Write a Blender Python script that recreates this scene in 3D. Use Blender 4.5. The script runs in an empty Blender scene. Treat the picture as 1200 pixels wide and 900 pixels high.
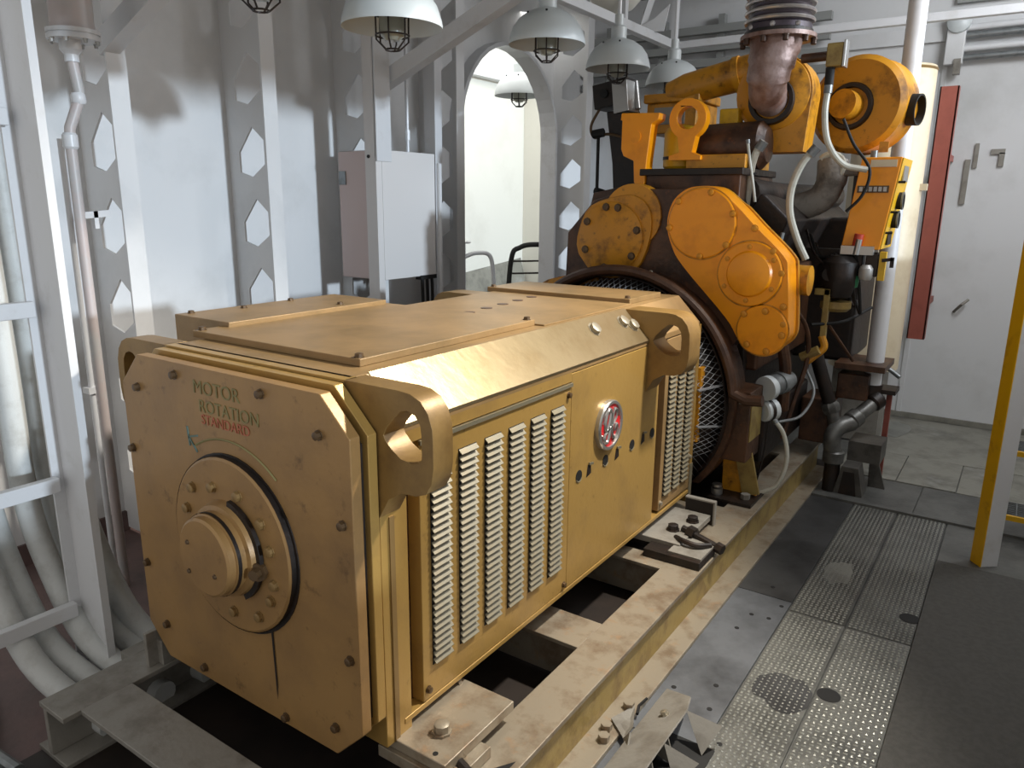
import bpy, math, random
from mathutils import Vector, Matrix
from mathutils.geometry import tessellate_polygon

random.seed(7)
S = bpy.context.scene
COL = S.collection

# ------------------------------------------------------------------ camera
CAM_POS = (1.993, -1.358, 1.947)
YAW, PITCH, ROLL, FPX = .5969, -.2402, .0098, 879.583
cy, sy, cp, sp = math.cos(YAW), math.sin(YAW), math.cos(PITCH), math.sin(PITCH)
F = Vector((-sy * cp, cy * cp, sp))
R0 = Vector((cy, sy, 0))
U0 = R0.cross(F)
R = R0 * math.cos(ROLL) + U0 * math.sin(ROLL)
U = U0 * math.cos(ROLL) - R0 * math.sin(ROLL)
cam = bpy.data.cameras.new('camera')
cam.sensor_width = 36
cam.lens = 36 * FPX / 1200
cam.clip_start = .05
co = bpy.data.objects.new('camera', cam)
M = Matrix((R, U, -F)).transposed().to_4x4()
M.translation = CAM_POS
co.matrix_world = M
COL.objects.link(co)
S.camera = co

# ------------------------------------------------------------------ world, sun, lamps, exposure
W = bpy.data.worlds.new('world')
S.world = W
W.use_nodes = True
W.node_tree.nodes['Background'].inputs[0].default_value = (1, .97, .93, 1)
W.node_tree.nodes['Background'].inputs[1].default_value = .48

def aim(o, d):
    o.rotation_euler = Vector(d).to_track_quat('-Z', 'Y').to_euler()

def lamp(name, kind, loc, target, energy, color, **kw):
    l = bpy.data.lights.new(name, kind)
    l.energy = energy
    l.color = color
    for k, v in kw.items():
        setattr(l, k, v)
    o = bpy.data.objects.new(name, l)
    o.location = loc
    aim(o, Vector(target) - Vector(loc))
    COL.objects.link(o)
    return o

# low daylight through the high side opening onto the left wall
lamp('daylight_sun', 'SUN', (8, 2, 3.5), (8 - 1, 2 + .03, 3.5 - .12), 1.7, (.74, .87, 1), angle=math.radians(2.5))
# work light above the right aisle
lamp('work_light', 'SPOT', (1.9, 2.1, 3.75), (.50, 1.1, 1.35), 640, (1, .94, .84), spot_size=math.radians(70), spot_blend=.7, shadow_soft_size=.10)
# soft daylight through the side opening
lamp('side_daylight', 'AREA', (2.8, 3.2, 3.2), (-.6, 2.2, .6), 20, (.95, .97, 1), shape='RECTANGLE', size=3.2, size_y=1.0)
# added fill that brightens the end wall and the engine's right side
lamp('rear_fill', 'AREA', (2.75, 4.3, 3.9), (.6, 5.6, 2.4), 60, (.93, .96, 1), shape='RECTANGLE', size=1.6, size_y=.8)
# skylight in the adjoining room
lamp('far_room_light', 'AREA', (-3.3, 6.2, 3.9), (-3.5, 6.8, 0), 42, (1, .99, .95), shape='RECTANGLE', size=1.8, size_y=3.0)

S.view_settings.view_transform = 'Standard'
S.view_settings.look = 'None'
S.view_settings.gamma = 1
S.view_settings.use_curve_mapping = False
S.view_settings.exposure = .35

# ------------------------------------------------------------------ materials
def lin(h):
    h = h.lstrip('#')
    c = [int(h[i:i + 2], 16) / 255 for i in (0, 2, 4)]
    return tuple((x / 12.92 if x <= .04045 else ((x + .055) / 1.055) ** 2.4) for x in c) + (1,)

MATS = {}

def mat(name, col, rough=.5, metal=0., dirt=None, amt=.5, scale=6, lo=.45, hi=.7, bump=0., bscale=60, fine=None, spec=.5):
    m = bpy.data.materials.new(name)
    m.use_nodes = True
    nt = m.node_tree
    N, L = nt.nodes, nt.links
    b = N['Principled BSDF']
    b.inputs['Roughness'].default_value = rough
    b.inputs['Metallic'].default_value = metal
    b.inputs['Specular IOR Level'].default_value = spec
    b.inputs['Base Color'].default_value = lin(col)
    tc = N.new('ShaderNodeTexCoord')
    prev = None
    for (dc, am, sc, l0, h0) in ([(dirt, amt, scale, lo, hi)] if dirt else []) + ([fine] if fine else []):
        nz = N.new('ShaderNodeTexNoise')
        nz.inputs['Scale'].default_value = sc
        nz.inputs['Detail'].default_value = 6
        nz.inputs['Roughness'].default_value = .65
        L.new(tc.outputs['Object'], nz.inputs['Vector'])
        rp = N.new('ShaderNodeMapRange')
        rp.inputs['From Min'].default_value = l0
        rp.inputs['From Max'].default_value = h0
        rp.inputs['To Max'].default_value = am
        L.new(nz.outputs['Fac'], rp.inputs['Value'])
        mx = N.new('ShaderNodeMix')
        mx.data_type = 'RGBA'
        L.new(rp.outputs['Result'], mx.inputs[0])
        if prev:
            L.new(prev, mx.inputs[6])
        else:
            mx.inputs[6].default_value = lin(col)
        mx.inputs[7].default_value = lin(dc)
        prev = mx.outputs[2]
    if prev:
        L.new(prev, b.inputs['Base Color'])
    if bump:
        nz = N.new('ShaderNodeTexNoise')
        nz.inputs['Scale'].default_value = bscale
        nz.inputs['Detail'].default_value = 4
        L.new(tc.outputs['Object'], nz.inputs['Vector'])
        bp = N.new('ShaderNodeBump')
        bp.inputs['Strength'].default_value = bump
        bp.inputs['Distance'].default_value = .01
        L.new(nz.outputs['Fac'], bp.inputs['Height'])
        L.new(bp.outputs['Normal'], b.inputs['Normal'])
    MATS[name] = m
    return m

TAN = mat('gold_paint', '#ac8a4c', .34, .3, '#856a44', .55, 4, .5, .75, .08, 40, ('#5a3d20', .6, 22, .62, .78))
TAND = mat('gold_paint_dusty', '#9c794a', .42, .2, '#7c6040', .7, 3, .42, .7, .08, 40, ('#4a3420', .6, 16, .6, .75))
TOPM = mat('gold_paint_chalky', '#967951', .42, .15, '#75603f', .8, 3, .42, .68, .05, 40, ('#6d5233', .5, 22, .62, .76))
ORG = mat('orange_paint', '#f79c0c', .33, 0, '#c06a0a', .5, 5, .5, .75, .05, 40)
ORGD = mat('orange_paint_dirty', '#c98a1c', .42, 0, '#5e3a16', .85, 6, .5, .7, .1, 40, ('#3a2412', .7, 25, .6, .72))
YEL = mat('yellow_paint', '#e0b41c', .4, 0, '#a5741a', .5, 8, .5, .7)
BROWN = mat('greasy_brown_iron', '#573a26', .45, .1, '#2a1a12', .85, 6, .42, .62, .3, 30, ('#8a4c22', .5, 20, .6, .75))
EARM = mat('gold_paint_shaded', '#8a6d3e', .42, .25, '#5f4528', .6, 6, .45, .7, .08, 40)  # generator gold darkened, putting the unlit ear fronts into the colour
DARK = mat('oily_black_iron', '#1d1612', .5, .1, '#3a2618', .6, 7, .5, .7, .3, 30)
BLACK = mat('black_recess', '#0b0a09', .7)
RIMM = mat('brown_rim_casting', '#4d3424', .42, .2, '#33211a', .7, 8, .45, .65, .2, 40)
RUSTB = mat('rusty_dark_casting', '#75564a', .45, .3, '#4a2d20', .7, 5, .45, .65, .3, 40, ('#a8948f', .7, 4, .42, .62))
WALL = mat('white_wall_paint', '#dadada', .5, 0, '#b3b4b2', .35, 2, .5, .75, .03, 20)
WALLG = mat('grey_white_wall_paint', '#d4d5d6', .42, 0, '#a9a8a4', .4, 1.5, .5, .75, .03, 20)
TUBE = mat('white_tube_paint', '#d3d4d6', .35, 0, '#aaa79f', .4, 6, .55, .75)
CABW = mat('cabinet_white', '#d9d6d4', .35)
CABP = mat('cabinet_pinkish', '#cdb9b4', .4)
CEIL = mat('ceiling_grey', '#8f918f', .6)
LAMPM = mat('lamp_enamel_grey', '#c4cacb', .35)
GLASS = mat('lamp_glass_dull', '#8f9186', .2)
CREAM = mat('cream_paint', '#dccdb0', .45, 0, '#b9a17c', .4, 5, .5, .7)
REDB = mat('red_primer', '#8c4a3e', .55, 0, '#6e382e', .5, 6, .5, .7)
PINKP = mat('pinkish_white_pipe', '#bfb3b0', .4, 0, '#b4b5b4', .8, 3, .45, .6)
SKID = mat('worn_grey_tan_steel', '#9c917f', .42, .35, '#75604a', .75, 7, .48, .66, .15, 50, ('#a8845f', .55, 16, .58, .72))
SKIDY = mat('worn_yellow_steel', '#a08a50', .42, .3, '#6b5030', .7, 7, .48, .66, .12, 50)
SKIDG = mat('grey_painted_steel', '#8e8a82', .5, .2, '#5f574d', .6, 7, .48, .68, .15, 50)
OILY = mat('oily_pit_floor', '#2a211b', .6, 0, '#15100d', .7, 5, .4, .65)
FLOORM = mat('dark_steel_deck', '#6a6a66', .5, .3, '#3d3c3a', .75, 3, .42, .68, .15, 60, ('#8f8d84', .4, 11, .6, .75))
SMOOTHD = mat('oily_smooth_deck', '#4b4b4b', .42, .3, '#2c2b2a', .8, 2.5, .42, .65, .06, 60)
PLATED = mat('oily_tread_steel', '#5c5c58', .42, .35, '#353431', .8, 2.5, .42, .65, .1, 60)
PLATE = mat('tread_steel', '#74746f', .40, .4, '#3f3f3c', .8, 2.5, .45, .66, .1, 60, ('#a5a49b', .4, 9, .6, .75))
LUG = mat('worn_tread_lug', '#94948c', .35, .5, '#6a6a64', .7, 4, .45, .66)
SMOOTHP = mat('smooth_steel_deck', '#73767a', .42, .35, '#434446', .85, 2.2, .42, .68, .06, 60)
REDFL = mat('red_oxide_deck', '#6a5552', .6, 0, '#4c4240', .7, 4, .42, .66, .2, 40)
CONC = mat('pale_worn_deck', '#8a887e', .6, .1, '#56544e', .75, 3, .45, .68, .2, 40, ('#b7b9b6', .5, 2, .58, .75))
RUBBER = mat('grey_rubber_mat', '#504e4a', .75, 0, '#403f3b', .6, 40, .4, .6, .4, 220)
SAFE = mat('safety_yellow', '#dba90c', .4, 0, '#a8771a', .6, 9, .55, .72)
GALV = mat('galvanised_steel', '#8d9192', .38, .6, '#5e5f5e', .6, 9, .45, .65)
PIPED = mat('dull_pipe_steel', '#6b6a66', .42, .4, '#3c3a37', .7, 9, .45, .65)
PEDM = mat('dark_grey_steel', '#56534e', .5, .2, '#2f2c29', .7, 8, .45, .65)
ALU = mat('bright_metal', '#b0afac', .3, .8)
CHAM = mat('scuffed_bright_gold', '#b09c78', .30, .8, '#94794f', .6, 5, .48, .72, .16, 14, ('#6d5233', .4, 26, .66, .78))
PALE = mat('worn_pale_louver', '#77715f', .45, .3, '#857452', .5, 15, .5, .7)
RED = mat('badge_red', '#c8262a', .35)
REDV = mat('red_plastic', '#b8402c', .4)
GREENINK = mat('faded_green_ink', '#7d7448', .6)
TEALINK = mat('faded_teal_ink', '#5c726a', .6)
REDINK = mat('faded_red_ink', '#ab6045', .6)
HOSE = mat('pale_grey_hose', '#b9b8ac', .35, 0, '#8d8b80', .5, 20, .5, .7)
CABLE = mat('pale_cable_sheath', '#c4c6c4', .45, 0, '#a09e98', .5, 10, .5, .7, .1, 200)
LAG = mat('grey_lagging', '#8c8780', .7, 0, '#4c4640', .7, 8, .45, .65, .4, 60)
BELLD = mat('dark_violet_metal', '#4d444c', .4, .4, '#352f35', .6, 8, .45, .65)
BELL = mat('bellows_metal', '#b9b4b2', .3, .6, '#6a6370', .5, 7, .5, .7)
GREEN = mat('green_plastic', '#2f7d55', .4)
BOLTD = mat('dark_bolt', '#59452e', .45, .3)
BOLTT = mat('tan_bolt', '#8a6f45', .4, .3)
BOLTO = mat('orange_bolt', '#cf8a22', .35, .2)
BOLTM = mat('worn_bolt', '#a79f8d', .35, .6)
MESHM = mat('grey_wire_mesh', '#8e9196', .4, .2)
NAMEP = mat('nameplate_grey', '#b5b2ae', .4, .3)
FARW = mat('warm_white_wall', '#e2e0d6', .55, 0, '#cfccc0', .4, 1.5, .5, .7)

# ------------------------------------------------------------------ mesh helpers
class MB:
    def __init__(s):
        s.v, s.f = [], []
    def add(s, vs, fs):
        o = len(s.v)
        s.v += [Vector(p) for p in vs]
        s.f += [tuple(i + o for i in f) for f in fs]
        return s
    def box(s, a, b):
        x0, y0, z0 = (min(a[i], b[i]) for i in range(3))
        x1, y1, z1 = (max(a[i], b[i]) for i in range(3))
        return s.add([(x0, y0, z0), (x1, y0, z0), (x1, y1, z0), (x0, y1, z0), (x0, y0, z1), (x1, y0, z1), (x1, y1, z1), (x0, y1, z1)],
                     [(3, 2, 1, 0), (4, 5, 6, 7), (0, 1, 5, 4), (1, 2, 6, 5), (2, 3, 7, 6), (3, 0, 4, 7)])
    def obox(s, c, hx, hy, hz):
        c, hx, hy, hz = map(Vector, (c, hx, hy, hz))
        vs = [c + hx * a + hy * b + hz * d for d in (-1, 1) for (a, b) in ((-1, -1), (1, -1), (1, 1), (-1, 1))]
        return s.add(vs, [(3, 2, 1, 0), (4, 5, 6, 7), (0, 1, 5, 4), (1, 2, 6, 5), (2, 3, 7, 6), (3, 0, 4, 7)])
    def bar(s, p0, p1, w, h, up=(0, 0, 1)):
        p0, p1 = Vector(p0), Vector(p1)
        d = (p1 - p0)
        n = d.normalized()
        up = Vector(up)
        side = n.cross(up).normalized()
        up2 = side.cross(n)
        return s.obox((p0 + p1) / 2, d / 2, side * w / 2, up2 * h / 2)
    def cyl(s, p0, p1, r0, r1=None, n=20, cap=True):
        return s.lathe([(r0, 0), (r0 if r1 is None else r1, (Vector(p1) - Vector(p0)).length)], p0, Vector(p1) - Vector(p0), n, cap)
    def lathe(s, prof, o, axis, n=24, cap=True):
        o, a = Vector(o), Vector(axis).normalized()
        t = Vector((0, 0, 1)) if abs(a.z) < .9 else Vector((1, 0, 0))
        u = a.cross(t).normalized()
        w = a.cross(u)
        base = len(s.v)
        rings = []
        for r, h in prof:
            if r < 1e-6:
                s.v.append(o + a * h)
                rings.append([len(s.v) - 1])
            else:
                idx = []
                for k in range(n):
                    th = 2 * math.pi * k / n
                    s.v.append(o + a * h + (u * math.cos(th) + w * math.sin(th)) * r)
                    idx.append(len(s.v) - 1)
                rings.append(idx)
        for A, B in zip(rings, rings[1:]):
            for k in range(n):
                k2 = (k + 1) % n
                if len(A) == 1 and len(B) == 1:
                    continue
                if len(A) == 1:
                    s.f.append((A[0], B[k], B[k2]))
                elif len(B) == 1:
                    s.f.append((A[k], B[0], A[k2]))
                else:
                    s.f.append((A[k], B[k], B[k2], A[k2]))
        if cap:
            if len(rings[0]) > 1:
                s.f.append(tuple(rings[0]))
            if len(rings[-1]) > 1:
                s.f.append(tuple(reversed(rings[-1])))
        return s
    def tube(s, pts, r, n=10, closed=False, cap=True):
        P = [Vector(p) for p in pts]
        m = len(P)
        T = []
        for i in range(m):
            a = P[i - 1] if (i > 0 or closed) else P[i]
            b = P[(i + 1) % m] if (i < m - 1 or closed) else P[i]
            T.append((b - a).normalized())
        t0 = T[0]
        ref = Vector((0, 0, 1)) if abs(t0.z) < .9 else Vector((1, 0, 0))
        u = t0.cross(ref).normalized()
        rings = []
        for i in range(m):
            u = (u - T[i] * u.dot(T[i])).normalized()
            w = T[i].cross(u)
            rr = r[i] if isinstance(r, (list, tuple)) else r
            idx = []
            for k in range(n):
                th = 2 * math.pi * k / n
                s.v.append(P[i] + (u * math.cos(th) + w * math.sin(th)) * rr)
                idx.append(len(s.v) - 1)
            rings.append(idx)
        pairs = list(zip(rings, rings[1:]))
        if closed:
            pairs.append((rings[-1], rings[0]))
        for A, B in pairs:
            for k in range(n):
                k2 = (k + 1) % n
                s.f.append((A[k], A[k2], B[k2], B[k]))
        if cap and not closed:
            s.f.append(tuple(reversed(rings[0])))
            s.f.append(tuple(rings[-1]))
        return s
    def plate(s, outer, holes, o, u, v, t):
        """flat plate: 2-D loops in the (u,v) frame at o, thickness t along u x v"""
        o, u, v = Vector(o), Vector(u), Vector(v)
        n = u.cross(v).normalized()
        loops = [outer] + list(holes)
        def area(L):
            return sum(L[i][0] * L[(i + 1) % len(L)][1] - L[(i + 1) % len(L)][0] * L[i][1] for i in range(len(L)))
        loops = [list(L) if (area(L) > 0) == (i == 0) else list(reversed(L)) for i, L in enumerate(loops)]
        tris = tessellate_polygon([[Vector((a, b, 0)) for a, b in L] for L in loops])
        flat = [p for L in loops for p in L]
        k = len(flat)
        base = len(s.v)
        for off in (0, t):
            for a, b in flat:
                s.v.append(o + u * a + v * b + n * off)
        for tr in tris:
            a, b, c = (flat[i] for i in tr)
            ar = (b[0] - a[0]) * (c[1] - a[1]) - (c[0] - a[0]) * (b[1] - a[1])
            if abs(ar) < 1e-12:
                continue
            tr = tuple(tr) if ar > 0 else tuple(reversed(tr))
            s.f.append(tuple(base + i for i in reversed(tr)))
            s.f.append(tuple(base + k + i for i in tr))
        st = 0
        for L in loops:
            m = len(L)
            for i in range(m):
                a, b = base + st + i, base + st + (i + 1) % m
                s.f.append((a, b, b + k, a + k))
            st += m
        return s

def wloc(o):
    p = Vector(o.location)
    while o.parent:
        o = o.parent
        p += Vector(o.location)
    return p

def obj(name, mb, m, parent=None, bev=0., ang=32, origin=None):
    vs = mb.v
    c = Vector(origin) if origin is not None else (Vector([min(p[i] for p in vs) for i in range(3)]) + Vector([max(p[i] for p in vs) for i in range(3)])) / 2
    me = bpy.data.meshes.new(name)
    me.from_pydata([tuple(p - c) for p in vs], [], mb.f)
    me.materials.append(m)
    for p in me.polygons:
        p.use_smooth = True
    me.update()
    me.set_sharp_from_angle(angle=math.radians(ang))
    o = bpy.data.objects.new(name, me)
    COL.objects.link(o)
    if parent:
        o.parent = parent
        o.location = c - wloc(parent)
    else:
        o.location = c
    if bev:
        b = o.modifiers.new('bevel', 'BEVEL')
        b.width = bev
        b.segments = 2
        b.limit_method = 'ANGLE'
        b.angle_limit = math.radians(35)
        b.harden_normals = True
    return o

def tag(o, label, cat=None, group=None, kind=None):
    o['label'] = label
    if cat: o['category'] = cat
    if group: o['group'] = group
    if kind: o['kind'] = kind
    return o

def thing(name, label, cat, loc, group=None, kind=None):
    o = bpy.data.objects.new(name, None)
    o.empty_display_size = .1
    o.location = loc
    COL.objects.link(o)
    return tag(o, label, cat, group, kind)

def inst(src, parent, wpos, rot=None):
    c = src.copy()
    COL.objects.link(c)
    c.parent = parent
    c.location = Vector(wpos) - wloc(parent)
    if rot is not None:
        c.rotation_euler = rot
    return c

def copy_tree(o, parent=None):
    c = o.copy()
    COL.objects.link(c)
    if parent:
        c.parent = parent
    for ch in list(o.children):
        copy_tree(ch, c)
    return c

BC = {}
def bolts(parent, pts, normal, r, h, m, name='bolt'):
    key = (tuple(normal), r, h, m.name)
    for p in pts:
        if key not in BC:
            n = Vector(normal).normalized()
            b = MB().lathe([(r * 1.25, 0), (r * 1.25, h * .25), (r, h * .25), (r, h), (r * .7, h * 1.12)], p, n, 8)
            o = obj(name, b, m, parent, origin=p)
            BC[key] = o.data
        else:
            o = bpy.data.objects.new(name, BC[key])
            COL.objects.link(o)
            o.parent = parent
            o.location = Vector(p) - wloc(parent)

def cat(pts, sub=8, closed=False):
    P = [Vector(p) for p in pts]
    n = len(P)
    out = []
    rng = range(n) if closed else range(n - 1)
    for i in rng:
        p0 = P[(i - 1) % n] if (closed or i > 0) else P[0] * 2 - P[1]
        p1, p2 = P[i], P[(i + 1) % n]
        p3 = P[(i + 2) % n] if (closed or i + 2 < n) else P[-1] * 2 - P[-2]
        for k in range(sub):
            t = k / sub
            out.append(.5 * ((2 * p1) + (p2 - p0) * t + (2 * p0 - 5 * p1 + 4 * p2 - p3) * t * t + (3 * p1 - p0 - 3 * p2 + p3) * t ** 3))
    if not closed:
        out.append(P[-1])
    return out

def circle2(cx, cz, r, n=24, a0=0, a1=360):
    full = abs(a1 - a0) >= 360
    m = n if full else n + 1
    return [(cx + r * math.cos(math.radians(a0 + (a1 - a0) * k / n)), cz + r * math.sin(math.radians(a0 + (a1 - a0) * k / n))) for k in range(m)]

def text(body, m, parent, pos, size, u=(1, 0, 0), v=(0, 0, 1), ext=.0008, name='lettering', sx=1., align='CENTER'):
    cu = bpy.data.curves.new(name, 'FONT')
    cu.body = body
    cu.size = size
    cu.extrude = ext
    cu.align_x = align
    cu.align_y = 'CENTER'
    to = bpy.data.objects.new(name, cu)
    COL.objects.link(to)
    dg = bpy.context.evaluated_depsgraph_get()
    me = bpy.data.meshes.new_from_object(to.evaluated_get(dg))
    bpy.data.objects.remove(to)
    bpy.data.curves.remove(cu)
    u, v = Vector(u).normalized(), Vector(v).normalized()
    n = u.cross(v)
    for vt in me.vertices:
        c = vt.co.copy()
        vt.co = u * c.x * sx + v * c.y + n * c.z
    me.materials.clear()
    me.materials.append(m)
    o = bpy.data.objects.new(name, me)
    COL.objects.link(o)
    o.parent = parent
    o.location = Vector(pos) - wloc(parent)
    return o

# ================================================================== SETTING
XW = -2.27
fl = obj('floor', MB().box((-4.6, -2.2, -.12), (3.0, 10.6, -.012)), FLOORM)
tag(fl, 'dark worn steel deck of the machinery room', 'floor', kind='structure')
obj('red_oxide_area', MB().box((-2.25, -2.2, -.012), (-.70, 6.2, 0)), REDFL, fl)
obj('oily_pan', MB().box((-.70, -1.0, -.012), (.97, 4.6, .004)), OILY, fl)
def floor_plate(x0, y0, x1, y1, m, dz=0):
    return obj('floor_plate', MB().box((x0 + .003, y0 + .003, -.012), (x1 - .003, y1 - .003, dz)), m, fl, bev=.002)
for y0, y1 in ((-.9, .95), (.95, 2.25), (2.25, 3.80)):
    floor_plate(.97, y0, 1.255, y1, SMOOTHD if y0 > 2 else SMOOTHP)
PLT = []
for x0, x1 in ((1.255, 1.52), (1.52, 1.80)):
    for y0, y1 in ((-.9, .62), (.62, 2.17), (2.17, 3.80)):
        PLT.append((x0, y0, x1, y1))
for p in PLT:
    floor_plate(*p, PLATED if p[1] > 2 else PLATE)
for p in ((1.80, -.9, 2.9, 3.80), (.97, 3.81, 1.6, 4.42), (1.6, 3.81, 2.9, 4.42)):
    floor_plate(*p, FLOORM)
for p in ((1.0, 4.43, 1.42, 5.10), (1.42, 4.43, 1.80, 5.10), (1.80, 4.43, 2.9, 5.10), (.97, 5.11, 2.9, 6.32)):
    floor_plate(*p, CONC, .004 if p[2] < 1.9 else 0)
obj('threshold_bar', MB().box((.97, 3.795, 0), (2.9, 3.825, .016)), FLOORM, fl)
# raised lugs of the tread plates
lug = MB()
HOLES = ((1.569, 1.583), (1.761, 2.425))
for x0, y0, x1, y1 in PLT:
    if y1 < .5: y0 = y1
    P_ = .0225
    ny = int((y1 - max(y0, .3)) / P_)
    nx = int((x1 - x0 - .01) / P_)
    for i in range(nx):
        for j in range(ny):
            cxx = x0 + .016 + i * P_
            cyy = max(y0, .3) + .016 + j * P_
            if any((cxx - hx) ** 2 + (cyy - hy) ** 2 < .052 ** 2 for hx, hy in HOLES):
                continue
            a = .0082 if (i + j) % 2 else .0050
            b = .0132 - a
            lug.add([(cxx - a, cyy - b, 0), (cxx + a, cyy - b, 0), (cxx + a, cyy + b, 0), (cxx - a, cyy + b, 0), (cxx, cyy, .0035)],
                    [(0, 1, 4), (1, 2, 4), (2, 3, 4), (3, 0, 4)])
tag(obj('tread_lugs', lug, LUG, fl), 'small raised lugs of the tread plates', kind='stuff')
for x, y in HOLES:
    obj('drain_hole', MB().lathe([(.046, 0), (.046, .002), (0, .002)], (x, y, 0), (0, 0, 1), 24), BLACK, fl)
def stain(x, y, rx, ry, m, z=.0012, sd=1):
    rnd = random.Random(sd)
    pts = [(x + rx * (.8 + .35 * rnd.random()) * math.cos(2 * math.pi * k / 18), y + ry * (.8 + .35 * rnd.random()) * math.sin(2 * math.pi * k / 18), z) for k in range(18)]
    obj('stain', MB().add([(p.x, p.y, z) for p in cat(pts, 3, True)], [tuple(range(54))]), m, fl)
stain(1.41, 1.50, .12, .13, SMOOTHD, .0012, 3)
stain(1.38, 2.72, .07, .16, LUG, .0012, 4)
stain(1.17, 5.85, .16, .28, LUG, .0025, 5)
for x, y in ((1.03, 1.27), (1.17, 1.38), (1.20, 1.22), (1.12, 2.02), (1.20, 2.03), (1.10, 1.86), (1.22, 2.18), (1.13, 2.35), (1.3, 1.05)):
    obj('plate_hole', MB().cyl((x, y, -.001), (x, y, .0015), .011, n=10), BLACK, fl)

# ---- left wall with the arched opening and castellated ribs
ARCH_Y, ARCH_R, ARCH_Z = 4.72, .80, 2.54
wl = MB()
hole = [(ARCH_Y - ARCH_R, 0.35)] + [(ARCH_Y + ARCH_R * math.cos(math.radians(180 - a)), ARCH_Z + ARCH_R * math.sin(math.radians(a))) for a in range(0, 181, 10)] + [(ARCH_Y + ARCH_R, 0.35)]
wl.plate([(-1.6, 0), (6.35, 0), (6.35, 4.0), (-1.6, 4.0)], [hole], (XW, 0, 0), (0, 1, 0), (0, 0, 1), -.03)
wallL = tag(obj('wall_left', wl, WALL), 'white painted steel side wall with pierced ribs and an arched opening', 'wall', kind='structure')
rim = [(XW + .01, y, z) for y, z in hole]
ar = MB()
op = [(ARCH_Y + (y - ARCH_Y) * 1.0, z) for y, z in hole]
inn = [(ARCH_Y + (y - ARCH_Y) * .955, ARCH_Z + (z - ARCH_Z) * .955 if z > ARCH_Z else z) for y, z in hole]
for i in range(len(op) - 1):
    a0, a1, b0, b1 = op[i], op[i + 1], inn[i], inn[i + 1]
    x0, x1 = XW - .06, XW + .12
    ar.add([(x0, *a0), (x0, *a1), (x0, *b1), (x0, *b0), (x1, *a0), (x1, *a1), (x1, *b1), (x1, *b0)],
           [(0, 1, 2, 3), (7, 6, 5, 4), (0, 4, 5, 1), (2, 6, 7, 3), (1, 5, 6, 2), (3, 7, 4, 0)])
obj('arch_rim', ar, TUBE, wallL)
HEX = [(-2.03, 2.365), (-1.925, 2.285), (-1.925, 2.145), (-2.05, 2.07), (-2.165, 2.10), (-2.165, 2.22)]
HEX = [(x, z) for x, z in HEX]
def rib_mesh(y):
    r = MB()
    holes = [[(x, z + .425 * k) for x, z in HEX] for k in range(-4, 4)]
    r.plate([(XW, .02), (-1.85, .02), (-1.85, 3.95), (XW, 3.95)], holes, (0, y + .006, 0), (1, 0, 0), (0, 0, 1), .012)
    return r
for i, (y, w) in enumerate(((-.10, .10), (.81, .10), (1.72, .10), (2.63, .10), (3.54, .10), (5.62, .12))):
    if i == 0:
        continue
    rb = obj('rib', rib_mesh(y), WALL, wallL)
    obj('rib_flange', MB().box((-1.862, y - w / 2, .02), (-1.848, y + w / 2, 3.95)), WALL, rb)
    if i in (1, 3):
        obj('knee_brace', MB().bar((-1.90, y - .02, 2.66), (-.55, y - .02, 3.20 if i == 1 else 3.19), .085, .10), TUBE, rb)
obj('skirting_plate', MB().box((XW, -1.5, 0), (XW + .02, 4.0, .12)), REDFL, wallL)

wb = tag(obj('wall_back', MB().box((-2.3, 6.35, 0), (3.0, 6.42, 5.2)), WALLG), 'pale grey end wall behind the engine', 'wall', kind='structure')
obj('wall_ledge', MB().box((-2.27, 6.31, 3.28), (1.15, 6.35, 3.40)), WALLG, wb)
obj('wall_seam', MB().box((1.15, 6.335, 0), (1.19, 6.35, 3.40)), WALLG, wb)
obj('kick_strip', MB().box((-2.27, 6.33, 0), (2.9, 6.35, .05)), CONC, wb)
# unseen right wall; its opening heights are shaped to gate the sunlight
wr = MB().box((2.92, .06, 0), (3.0, 6.35, 1.74)).box((2.92, -2.2, 0), (3.0, .06, 1.13)).box((2.92, -2.2, 3.17), (3.0, 6.35, 5.2))
tag(obj('wall_right', wr, WALLG), 'pale unseen side wall with an opening shaped to steer the sun', 'wall', kind='structure')
ce = MB().box((-2.3, -1.0, 3.95), (.42, 6.35, 4.03)).box((.36, -1.0, 4.03), (.42, 6.35, 5.2)).box((.36, -1.0, 5.2), (3.0, 6.42, 5.28))
tag(obj('ceiling', ce, CEIL), 'grey deck plating overhead', 'ceiling', kind='structure')

# adjoining room through the arch
fw = tag(obj('wall_far', MB().box((-4.5, 3.0, .62), (-4.4, 10.5, 4.1)), FARW), 'warm white wall of the adjoining space seen through the arch', 'wall', kind='structure')
obj('lower_strake', MB().add([(-4.4, 3, .62), (-4.4, 8.25, 1.10), (-4.1, 8.25, 0), (-4.1, 3, 0)], [(0, 1, 2, 3)]).box((-4.45, 3, 0), (-4.4, 8.25, .62)), CONC, fw)
obj('wall_beam', MB().box((-4.4, 3.2, 3.52), (-4.25, 10, 3.66)), TUBE, fw)
fe = tag(obj('wall_far_end', MB().box((-4.5, 8.3, 0), (-2.3, 8.36, 4.1)), FARW), 'plain pale end wall beyond the arch with one vertical seam', 'wall', kind='structure')
obj('seam_strip', MB().box((-4.05, 8.285, 0), (-4.0, 8.3, 3.5)), FARW, fe)
vp = thing('valve_pipe', 'small white valve pipe standing just inside the arch', 'pipe', (-2.75, 4.72, 0))
obj('riser', MB().cyl((-2.75, 4.72, 0), (-2.75, 4.72, 1.52), .025, n=10), TUBE, vp)
obj('branch', MB().tube(cat([(-2.75, 4.72, 1.38), (-2.68, 4.85, 1.42), (-2.6, 4.98, 1.38), (-2.58, 5.02, 1.1)]), .022), TUBE, vp)
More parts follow.
